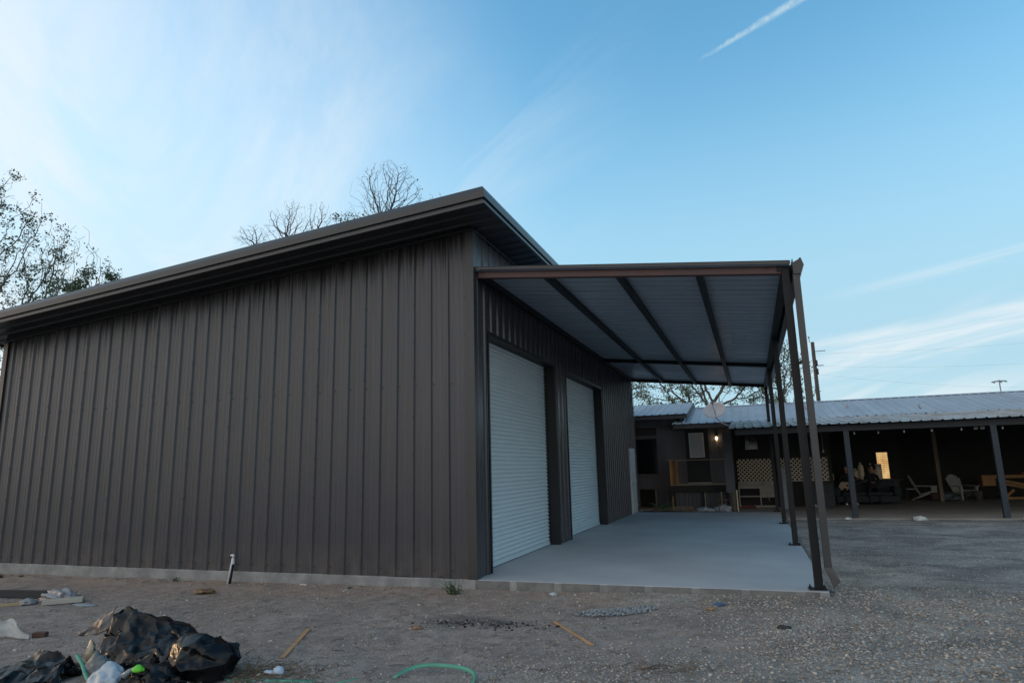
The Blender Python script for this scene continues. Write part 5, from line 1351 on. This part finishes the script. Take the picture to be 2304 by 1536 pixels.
# ------------------------------------------------------------------ rubbish in the foreground
def plastic(name, a, rough=.38, bump=.5):
    m = mat(name, a, rough, vary=tuple(c*.6 for c in a), scale=5, bump=bump, bscale=9, detail=6); return m
M_['binbag'] = plastic('binbag', (.004, .0045, .0055), .30, .12); M_['binbag'].node_tree.nodes['Principled BSDF'].inputs['Specular IOR Level'].default_value = .27
def ridged(p, s_, seed):
    v = 0; a = 1
    for o_ in range(3): v += a*(1-abs(mnoise.noise(p*s_+Vector((seed*7.1, seed*3.3, o_))))*2); s_ *= 2.1; a *= .45
    return v/1.65
def bag_mesh(c, sz, seed, peak=None, sub=5, crease=.12, sq=2.3):
    """crumpled bag: ellipsoid with sharp radial pleats drawn up to the peak"""
    bm = bmesh.new(); bmesh.ops.create_icosphere(bm, subdivisions=sub, radius=1); vs = []
    pk = Vector(peak or (0, 0, 1)).normalized()
    for v in bm.verts:
        n = v.co.normalized(); up = max(0., n.dot(pk)); ax_ = n-pk*n.dot(pk); az = math.atan2(ax_.y, ax_.x)
        d = 1+crease*(ridged(n, 1.3, seed)-.5)*1.6+crease*.7*(ridged(Vector((math.cos(az)*1.6, math.sin(az)*1.6, n.z*.5)), 1.5, seed+3)-.5)
        d += crease*.35*(ridged(n, 5., seed+9)-.5)
        d *= (1-.45*up**2*(1-up))                     # drawn in below the peak
        p = n*d+pk*(up**7)*.30
        p = Vector((p.x*sz[0], p.y*sz[1], p.z*sz[2]))
        if p.z < -sz[2]*.55: p.z = -sz[2]*.55+(p.z+sz[2]*.55)*.1
        vs.append(Vector(c)+p)
    fs = [tuple(q.index for q in fc.verts) for fc in bm.faces]; bm.free(); return vs, fs
def gz(x, y): return float(gh(x, y))
# the tall torn bag
CRUMPLE = []
for nm, ty, sz_ in (('crumple_large', 'VORONOI', .26), ('crumple_small', 'VORONOI', .09)):
    tx = bpy.data.textures.new(nm, ty); tx.noise_scale = sz_; tx.weight_1 = -1; tx.weight_2 = 1; tx.noise_intensity = 1.2; CRUMPLE.append(tx)
def folded(name, V, F_, material, parent, seed, jit=.02, sub=1, levels=2, crease=(.3, 1.0), th_=.004, crumple=(.05, .010)):
    """coarse hand-placed folds, split and jittered, then subdivided with sharp random creases"""
    rs = random.Random(seed); bm = bmesh.new(); vv = [bm.verts.new(v) for v in V]
    for q in F_:
        try: bm.faces.new([vv[i] for i in q])
        except ValueError: pass
    j = jit
    for k in range(sub):
        old = set(bm.verts)
        bmesh.ops.subdivide_edges(bm, edges=bm.edges[:], cuts=1, use_grid_fill=True)
        for v in bm.verts:
            if v not in old: v.co += Vector((rs.gauss(0, j), rs.gauss(0, j), rs.gauss(0, j)*.8))
        j *= .55
    bmesh.ops.triangulate(bm, faces=[f_ for f_ in bm.faces if rs.random() < .6])
    cl_ = bm.edges.layers.float.get('crease_edge') or bm.edges.layers.float.new('crease_edge')
    for e in bm.edges: e[cl_] = rs.uniform(*crease) if rs.random() < .6 else 0
    me = bpy.data.meshes.new(name); bm.to_mesh(me); bm.free(); me.polygons.foreach_set('use_smooth', [True]*len(me.polygons))
    o = bpy.data.objects.new(name, me); col.objects.link(o); me.materials.append(material)
    if parent: o.parent = parent; o.matrix_parent_inverse = Matrix.Translation(-parent.location)
    sb = o.modifiers.new('sub', 'SUBSURF'); sb.levels = levels+1; sb.render_levels = levels+1
    for tx, st_ in zip(CRUMPLE, crumple):
        dm = o.modifiers.new('crumple', 'DISPLACE'); dm.texture = tx; dm.texture_coords = 'GLOBAL'; dm.strength = st_; dm.mid_level = .35
    if th_: sd_ = o.modifiers.new('solid', 'SOLIDIFY'); sd_.thickness = th_
    return o
def bagball(name, c, sz, material, parent, seed, peak=(0, 0, 1), rough=.13, sub=2, levels=2):
    bm = bmesh.new(); bmesh.ops.create_icosphere(bm, subdivisions=sub, radius=1); rs = random.Random(seed); pk = Vector(peak).normalized(); V = []
    for v in bm.verts:
        n = v.co.normalized(); up = max(0, n.dot(pk)); d = 1+rs.uniform(-rough, rough)*.7+rough*1.2*mnoise.noise(n*1.6+Vector((seed*2.3, 0, 0)))
        d *= 1-.35*up**2*(1-up); p = n*d+pk*up**7*.25; p = Vector((p.x*sz[0], p.y*sz[1], p.z*sz[2]))
        if p.z < -sz[2]*.55: p.z = -sz[2]*.55
        V.append(Vector(c)+p)
    F_ = [tuple(q.index for q in fc.verts) for fc in bm.faces]; bm.free()
    return folded(name, V, F_, material, parent, seed, jit=.02*max(sz)/.3, sub=1, levels=levels, th_=0)
bz = gz(-1.5, -4.3)
def H(pts): return [(x_, y_, bz+h_) for x_, y_, h_ in pts]
tb = thing('rubbish_bag', 'tall peaked black rubbish bag with a torn open left side', 'rubbish bag', (-1.8, -4.3, bz), group='black rubbish bags')
V = H([(-2.14, -4.20, .49), (-1.96, -4.20, .50), (-1.69, -4.15, .405), (-1.36, -4.10, .31), (-1.15, -4.28, .32),      # 0-4 ridge
       (-2.12, -4.31, .30), (-1.94, -4.33, .33), (-1.66, -4.30, .27), (-1.45, -4.31, .23), (-1.20, -4.40, .24),      # 5-9 upper front
       (-2.08, -4.42, .12), (-1.90, -4.45, .19), (-1.68, -4.50, .16), (-1.42, -4.46, .14), (-1.22, -4.55, .12),      # 10-14 lower front
       (-2.02, -4.50, -.01), (-1.86, -4.62, -.01), (-1.62, -4.62, .02), (-1.38, -4.62, .03), (-1.2, -4.62, .0),        # 15-19 foot
       (-2.20, -3.98, .33), (-1.85, -3.92, .36), (-1.5, -3.88, .27), (-1.22, -3.95, .22), (-1.02, -4.15, .2),          # 20-24 back
       (-2.34, -3.86, -.02), (-1.85, -3.74, -.02), (-1.45, -3.72, -.02), (-1.15, -3.8, -.02), (-.95, -4.05, -.02)])    # 25-29
F_ = []
for r_ in (0, 1, 2):
    for k in range(4): q = r_*5+k; F_.append((q, q+5, q+6, q+1))
for k in range(4): F_.append((k, k+1, 21+k, 20+k)); F_.append((20+k, 21+k, 26+k, 25+k))
folded('bag_shell', V, F_, M_['binbag'], tb, 3, .022, 2, 2)
V = H([(-2.15, -4.19, .48), (-2.13, -4.24, .47), (-2.12, -4.33, .31), (-2.34, -4.22, .385), (-2.33, -4.27, .36), (-2.29, -4.30, .235), (-2.47, -4.25, .29), (-2.46, -4.28, .28), (-2.44, -4.29, .215), (-2.585, -4.27, .215)])
F_ = [(0, 1, 4, 3), (1, 2, 5, 4), (3, 4, 7, 6), (4, 5, 8, 7), (6, 7, 9), (7, 8, 9)]
folded('torn_flap', V, F_, plastic('flapgrey', (.06, .065, .073), .45), tb, 11, .008, 1, 2)
V = H([(-2.15, -4.18, .46), (-2.30, -4.12, .34), (-2.42, -4.15, .19), (-2.36, -4.22, -.01), (-2.12, -4.14, .3), (-2.24, -4.10, .15), (-2.28, -4.14, -.01), (-2.06, -4.05, .3), (-2.1, -4.1, .1), (-2.02, -4.3, -.01)])
folded('bag_lining', V, [(0, 1, 5, 4), (1, 2, 3, 5), (5, 3, 6), (0, 4, 7), (4, 5, 8, 7), (5, 6, 9, 8)], M_['black'], tb, 12, .015, 2, 1)
t = MB(); t.hexa([(-1.83-.33, -4.36, bz+.12), (-1.80-.33, -4.36, bz+.12), (-1.80-.33, -4.35, bz+.12), (-1.83-.33, -4.35, bz+.12), (-1.80-.34, -4.31, bz+.30), (-1.775-.34, -4.31, bz+.30), (-1.775-.34, -4.30, bz+.30), (-1.80-.34, -4.30, bz+.30)]); t.build('card_scrap', mat('kraft', (.16, .10, .055), .8, vary=(.10, .065, .04), scale=8), tb)
def sheet(name, grid_fn, nu, nv, material, parent, seed, amp=.02, th_=.004):
    vs = []; fs = []
    for i in range(nu+1):
        for j in range(nv+1):
            p = Vector(grid_fn(i/nu, j/nv)); q = amp*(ridged(p, 4, seed)-.5)+amp*.5*(ridged(p, 10, seed+2)-.5); vs.append(p+Vector((q*.6, -q, q*.5)))
    for i in range(nu):
        for j in range(nv): k = i*(nv+1)+j; fs.append((k, k+nv+1, k+nv+2, k+1))
    mb = MB(); mb.add(vs, fs, True); return mb.build(name, material, parent, solid=th_)
# rounder bag on the right with its knotted neck
b2 = thing('rubbish_bag', 'full rounded black rubbish bag right of the tall peaked one', 'rubbish bag', (-.80, -4.45, bz), group='black rubbish bags')
bagball('bag_body', (-.79, -4.46, bz+.14), (.33, .27, .25), M_['binbag'], b2, 5, (-.8, 0, .5))
t = MB(); t.tube([(-1.02, -4.46, bz+.29), (-1.08, -4.45, bz+.33), (-1.13, -4.43, bz+.335), (-1.17, -4.42, bz+.36)], [.04, .018, .022, .045], 9); t.build('knot', M_['binbag'], b2)
b3 = thing('rubbish_bag', 'slack black bag folded between the peaked and the rounded bag', 'rubbish bag', (-1.1, -4.75, bz), group='black rubbish bags')
bagball('bag_body', (-1.02, -4.80, bz+.05), (.30, .2, .14), M_['binbag'], b3, 8, (.2, 0, 1), .2)
bagball('bag_fold', (-1.32, -4.62, bz+.06), (.2, .14, .14), M_['binbag'], b3, 18, (.6, 0, 1), .2)
b4 = thing('rubbish_bag', 'flattened black bag with pointed folds at the lower left corner', 'rubbish bag', (-2.5, -4.85, bz), group='black rubbish bags')
V = H([(-3.05, -4.70, -.02), (-2.75, -4.62, .10), (-2.45, -4.66, .165), (-2.18, -4.68, .14), (-2.04, -4.72, .08),
       (-2.98, -4.85, .02), (-2.70, -4.84, .08), (-2.45, -4.84, .12), (-2.25, -4.84, .06), (-2.1, -4.86, .03),
       (-2.9, -5.1, -.02), (-2.65, -5.12, .02), (-2.42, -5.1, .04), (-2.2, -5.08, .0), (-2.08, -5.05, -.02),
       (-3.05, -4.62, -.04), (-2.75, -4.48, -.04), (-2.45, -4.46, -.04), (-2.15, -4.5, -.04), (-2.0, -4.6, -.04)])
F_ = []
for r_ in (0, 1):
    for k in range(4): q = r_*5+k; F_.append((q, q+5, q+6, q+1))
for k in range(4): F_.append((k, k+1, 16+k, 15+k))
folded('bag_sheet', V, F_, M_['binbag'], b4, 17, .02, 2, 2)
b5 = thing('rubbish_bag', 'small black bag with a sharp upright fold beside the green strap', 'rubbish bag', (-2.1, -4.9, bz), group='black rubbish bags')
V = H([(-2.42, -5.0, .02), (-2.24, -4.9, .09), (-2.04, -4.76, .19), (-1.98, -4.86, .06), (-2.34, -5.08, .0), (-2.16, -5.05, .03), (-2.02, -5.0, .03), (-1.95, -4.95, -.01), (-2.02, -4.70, .0), (-2.22, -4.8, .0)])
folded('bag_sheet', V, [(0, 4, 5, 1), (1, 5, 6, 2), (2, 6, 7, 3), (2, 3, 8), (1, 2, 8, 9)], M_['binbag'], b5, 19, .012, 2, 2)
# clear plastic lump with white contents
t = MB(); vs, fs = bag_mesh((-1.475, -4.82, bz+.02), (.19, .13, .12), 31, sub=4, crease=.22); t.add(vs, fs, True)
tag(t.build('clear_bag', mat('icy', (.42, .48, .52), .5, vary=(.25, .30, .34), scale=14, bump=.8, bscale=25)), 'lumpy pale clear bag in front of the torn black bag', 'plastic bag')
t = MB(); vs, fs = bag_mesh((-1.74, -4.72, bz+.04), (.13, .10, .14), 33, sub=4, crease=.3); t.add(vs, fs, True)
tag(t.build('grey_bag', mat('greybag', (.16, .17, .17), .5, vary=(.09, .1, .1), scale=9, bump=.6)), 'crumpled grey bag between the green strap and the torn bag', 'plastic bag')
t = MB(); vs, fs = bag_mesh((-1.04, -4.92, bz+.175), (.055, .04, .030), 35, sub=3, crease=.15); t.add(vs, fs, True)
tag(t.build('green_ball', mat('neon', (.16, .62, .03), .4, vary=(.10, .45, .02), scale=8)), 'bright lime green scrap lying on the slack black bag', 'scrap')
t = MB(); t.tube([(-1.15, -4.96, bz+.12), (-1.12, -4.94, bz+.155), (-1.085, -4.93, bz+.18)], [.03, .022, .014], 10)
tag(t.build('cloudy_scrap', mat('clearcap', (.22, .25, .27), .3, vary=(.15, .18, .2))), 'cloudy clear plastic scrap left of the lime green one', 'scrap')
t = MB(); vs, fs = bag_mesh((-2.34, -4.32, bz+.06), (.05, .04, .11), 37, sub=3, crease=.3); t.add(vs, fs, True)
tag(t.build('amber_bottle', mat('amber', (.42, .30, .14), .25, vary=(.3, .32, .28), scale=12)), 'crushed amber and clear bottle at the left foot of the torn bag', 'bottle')
t = MB(); t.tube([(-2.92, -4.42, bz+.03), (-2.82, -4.40, bz+.03), (-2.76, -4.39, bz+.028), (-2.72, -4.385, bz+.028)], [.026, .028, .028, .013], 12)
tag(t.build('plastic_bottle', mat('pet', (.38, .41, .40), .25, vary=(.26, .3, .34), scale=12)), 'small clear plastic bottle lying behind the lower left bags', 'bottle')
t = MB(); t.rbox((-2.28, -4.52, bz+.02), (.20, .05, .035), (0, 0, .1)); tag(t.build('bark_piece', M_['bark'], bevel=.01), 'dark broken bark piece near the green strap', 'bark')
# strapping
M_['strap'] = mat('strap', (.10, .33, .22), .4, vary=(.07, .24, .16), scale=5)
def strap(pts, w_, label, m_='strap', g='green packing straps', nv=(0, -.35, 1)):
    vs = []; fs = []; P = [Vector(p) for p in pts]
    for i, p in enumerate(P):
        d = (P[min(i+1, len(P)-1)]-P[max(i-1, 0)]).normalized(); s_ = d.cross(Vector(nv)).normalized(); vs += [p-s_*w_/2, p+s_*w_/2]
    for i in range(len(P)-1): fs.append((2*i, 2*i+1, 2*i+3, 2*i+2))
    mb = MB(); mb.add(vs, fs, True); o = mb.build('packing_strap', M_[m_], solid=.0012); tag(o, label, 'strap', g)
strap([(-2.03, -4.76, bz+.15), (-1.995, -4.75, bz+.185), (-1.97, -4.76, bz+.188), (-1.86, -4.79, bz+.13), (-1.75, -4.84, bz+.07), (-1.62, -4.90, bz+.03), (-1.55, -4.95, bz-.01)], .030, 'wide green strap rising from the grey bag with a bent tip')
arc = []
for i in range(15):
    a = math.pi*i/14; arc.append((1.33-.36*math.cos(a), -4.12+.30*math.sin(a)+.03*math.sin(3*a), gz(1.3, -4)+.012+.05*math.sin(a)))
strap(arc, .034, 'green strap curved into an arch at the bottom edge of the photo', nv=(0, -1, .5))
strap([(-.42, -4.46, bz+.01), (-.25, -4.43, bz+.012), (0, -4.36, bz+.010), (.3, -4.30, bz+.012)], .034, 'straight green strap left of centre at the bottom edge')
strap([(.52, -4.30, bz+.01), (.60, -4.20, bz+.014), (.66, -4.08, bz+.010)], .024, 'short dark green strap piece between the straight and the arched strap')
strap([(-.62, -4.52, bz+.008), (-.5, -4.47, bz+.014), (-.44, -4.50, bz+.010)], .018, 'tiny green strap end touching the rounded bag')
# sticks and boards
def plank(name, a, b, w_, h_, m_, label, cat, bev=.002):
    a = Vector(a); b = Vector(b); t = MB(); t.bar((a.x, a.y, gz(a.x, a.y)+h_/2+.006), (b.x, b.y, gz(b.x, b.y)+h_/2+.006), w_, h_); tag(t.build(name, M_[m_], bevel=bev), label, cat)
M_['lath'] = mat('lath', (.46, .27, .13), .7, vary=(.36, .2, .09), scale=6, bump=.2)
M_['palewood'] = mat('palewood', (.36, .27, .15), .75, vary=(.28, .2, .11), scale=5, bump=.2)
plank('wooden_lath', (-.44, -3.80, 0), (-.97, -2.68, 0), .045, .012, 'lath', 'orange-brown wooden lath lying aslant left of centre', 'lath')
plank('wooden_lath', (1.74, -1.83, 0), (2.38, -2.68, 0), .035, .012, 'lath', 'orange-brown wooden lath lying aslant before the slab', 'lath')
plank('timber_strip', (-7.2, -2.95, 0), (-6.22, -2.17, 0), .05, .035, 'palewood', 'pale yellow timber strip at the left edge', 'timber')
plank('black_timber', (-8.6, -2.10, 0), (-6.45, -1.80, 0), .10, .10, 'darkbeam', 'long black beam lying on the dirt at the left edge', 'beam')
plank('concrete_block', (-5.98, -2.22, 0), (-5.62, -1.86, 0), .17, .065, 'cream', 'flat cream block beside a crumpled plastic sheet', 'block', .006)
t = MB(); blob(t, (-6.12, -1.86, gz(-6.1, -1.9)+.03), (.30, .13, .11), 51, .7, 4, 3.5); blob(t, (-6.32, -2.2, gz(-6.1, -1.9)+.02), (.12, .10, .05), 52, .6, 3, 3.5)
tag(t.build('plastic_sheet', mat('greysheet', (.27, .27, .28), .5, vary=(.19, .19, .2), scale=6, bump=.5)), 'crumpled grey plastic sheet behind the cream block', 'plastic sheet')
t = MB(); blob(t, (-5.35, -2.05, gz(-5.3, -2)+.004), (.20, .07, .02), 53, .5, 3, 4); tag(t.build('paper_scrap', mat('bluegrey', (.26, .29, .31), .8, vary=(.2, .23, .25))), 'flat blue-grey scrap right of the cream block', 'scrap')
t = MB(); z = gz(-4.3, -3.75)
def scrapfn(u_, v_): return (-4.66+.52*u_, -3.85+.22*u_+.05*math.sin(u_*5), z+.0+(.26-.20*u_**1.5)*math.sin(min(1, .05+v_)*1.57)*(1-.2*math.sin(u_*9)*v_)) 
tag(sheet('white_sheet', scrapfn, 30, 16, mat('whitesheet', (.46, .46, .44), .6, vary=(.36, .36, .35), scale=5), None, 61, .02), 'torn white sheet standing on the dirt at the left edge', 'sheet')
t = MB(); t.rbox((-4.12, -3.56, gz(-4.12, -3.56)+.03), (.15, .08, .055), (0, 0, .35)); tag(t.build('brick', mat('brick', (.10, .045, .035), .85, vary=(.07, .035, .03), scale=8, bump=.4), bevel=.005), 'dark red brick beside the white sheet', 'brick')
t = MB(); z = gz(-.15, -4.21)+.02; blob(t, (-.15, -4.22, z), (.045, .035, .045), 71, .5, 3, 3); blob(t, (-.24, -4.23, z-.01), (.06, .03, .018), 72, .5, 3, 3)
tag(t.build('crumpled_paper', mat('paperblue', (.46, .55, .66), .6, vary=(.4, .44, .5), scale=14)), 'crumpled pale blue paper near the straight green strap', 'paper')
for i, (x, y, s_, c, lb) in enumerate(((1.27, -.27, .045, (.5, .55, .58), 'crumpled silver foil at the slab edge'), (3.5, -.70, .05, (.05, .12, .22), 'small blue plastic scrap before the slab'), (3.42, -.92, .045, (.30, .2, .11), 'small orange scrap before the slab'), (-4.15, -1.0, .14, (.22, .13, .06), 'flat rust-orange rag below the white riser pipe'), (4.19, -1.74, .05, (.035, .03, .03), 'dark lump lying on the gravel'), (.30, -2.42, .045, (.28, .16, .08), 'orange wood chip left of the burnt patch'))):
    t = MB(); blob(t, (x, y, gz(x, y)+s_*.25), (s_*1.2, s_*.8, s_*(.5 if i != 3 else .15)), 80+i, .6, 3, 2.8); tag(t.build('litter_scrap', mat('litter%d' % i, c, .6, vary=tuple(k*.6 for k in c), scale=20)), lb, 'scrap')
t = MB(); t.rbox((-2.95, -.16, -.155), (.13, .04, .04), (0, 0, -.03)); tag(t.build('white_brick_bit', M_['white'], bevel=.004), 'small white block against the footing', 'block')
for i, (x, y, s_, lb) in enumerate(((6.45, 12.0, .10, 'small pale rock beside the left blue post'), (7.45, 11.95, .17, 'largest white rock on the porch edge'), (9.95, 12.0, .08, 'little white rock left of the right blue post'), (10.75, 11.9, .13, 'white rock right of the right blue post'))):
    t = MB(); blob(t, (x if i != 1 else 8.25, y, -.03), (s_, s_*.7, s_*.5), 90+i, .4, 3, 2.2)
    if i != 2: tag(t.build('white_rock', mat('rock%d' % i, (.55, .56, .52), .8, vary=(.4, .41, .38), scale=9)), lb, 'rock', 'white rocks along the porch edge')
# riser pipe with tap at the footing
rp = thing('standpipe', 'white and black riser pipe with elbow against the footing', 'pipe', (-4.37, -.24, gz(-4.37, -.24)))
t = MB(); t.tube([(-4.38, -.24, -.25), (-4.355, -.20, .14)], .025, 12); t.build('black_sleeve', M_['blacksteel'], rp)
t = MB(); t.tube([(-4.385, -.272, -.2), (-4.355, -.232, .15), (-4.35, -.20, .26)], .014, 12); t.lathe((-4.352, -.205, .15), [(.026, 0), (.026, .05), (.022, .09)], 12); t.tube([(-4.35, -.20, .26), (-4.35, -.20, .285), (-4.375, -.20, .292), (-4.40, -.20, .285)], [.022, .022, .02, .02], 12); t.build('pipe', M_['white'], rp)
t = MB(); t.tube([(-4.395, -.20, .29), (-4.42, -.20, .27), (-4.43, -.21, .24)], .004, 6); t.tube([(-4.40, -.20, .30), (-4.41, -.20, .325)], .012, 8); t.build('wire', M_['black'], rp)
# weeds
M_['weed'] = mat('weed', (.05, .10, .035), .6, vary=(.035, .07, .025), scale=8)
M_['grass'] = mat('grass', (.09, .12, .04), .7, vary=(.13, .12, .06), scale=8)
def weed(x, y, n, L_, label, m_='weed', nm='weed', blade=False, lean=(0, 0)):
    o = thing(nm, label, nm, (x, y, gz(x, y)), group='weeds along the footing'); t = MB(); t2 = MB(); z = gz(x, y)
    for i in range(n):
        a = rnd.uniform(0, 6.28); s_ = rnd.uniform(.15, .9); l = L_*rnd.uniform(.6, 1.1); d = Vector((math.cos(a)*s_+lean[0], math.sin(a)*s_*.7+lean[1], rnd.uniform(.5, 1))).normalized(); b = Vector((x+rnd.uniform(-.04, .04)*L_*8, y+rnd.uniform(-.03, .03), z-.01))
        if blade:
            sd = Vector((-d.y, d.x, 0)).normalized()*.004; t.add([b-sd, b+sd, b+d*l+Vector((d.x, d.y, -.3))*l*.3], [(0, 1, 2)])
        else:
            t2.tube([b, b+d*l*.6, b+d*l], [.004, .003, .0015], 4)
            for k in range(7):
                p = b+d*l*(.25+.75*k/6); e_ = Vector((rnd.uniform(-1, 1), rnd.uniform(-1, 1), rnd.uniform(-.2, .8))).normalized(); g_ = e_.cross(d).normalized(); ll = rnd.uniform(.025, .05); t.add([p, p+e_*ll*.5+g_*ll*.22, p+e_*ll, p+e_*ll*.5-g_*ll*.22], [(0, 1, 2, 3)])
    t.build('leaves', M_[m_], o)
    if t2.v: t2.build('stems', M_[m_], o)
weed(-.15, -.42, 22, .24, 'dark green leafy weed at the footing near the slab corner', lean=(-.1, 0))
weed(-.27, -.40, 5, .30, 'single upright weed shoot beside the leafy weed', lean=(-.35, 0))
weed(-9.7, -.42, 160, .14, 'grass tuft at the far left of the footing', 'grass', 'grass_tuft', True)
weed(-9.2, -.35, 70, .08, 'thin second grass tuft at the left of the footing', 'grass', 'grass_tuft', True)
weed(-2.0, -.28, 90, .05, 'low yellowish moss and grass patch at the middle of the footing', 'grass', 'grass_tuft', True)
weed(-5.6, -.18, 6, .10, 'tiny weed on the footing left of the riser pipe')
weed(-7.1, -1.3, 40, .07, 'tiny grass tuft above the black beam', 'grass', 'grass_tuft', True)
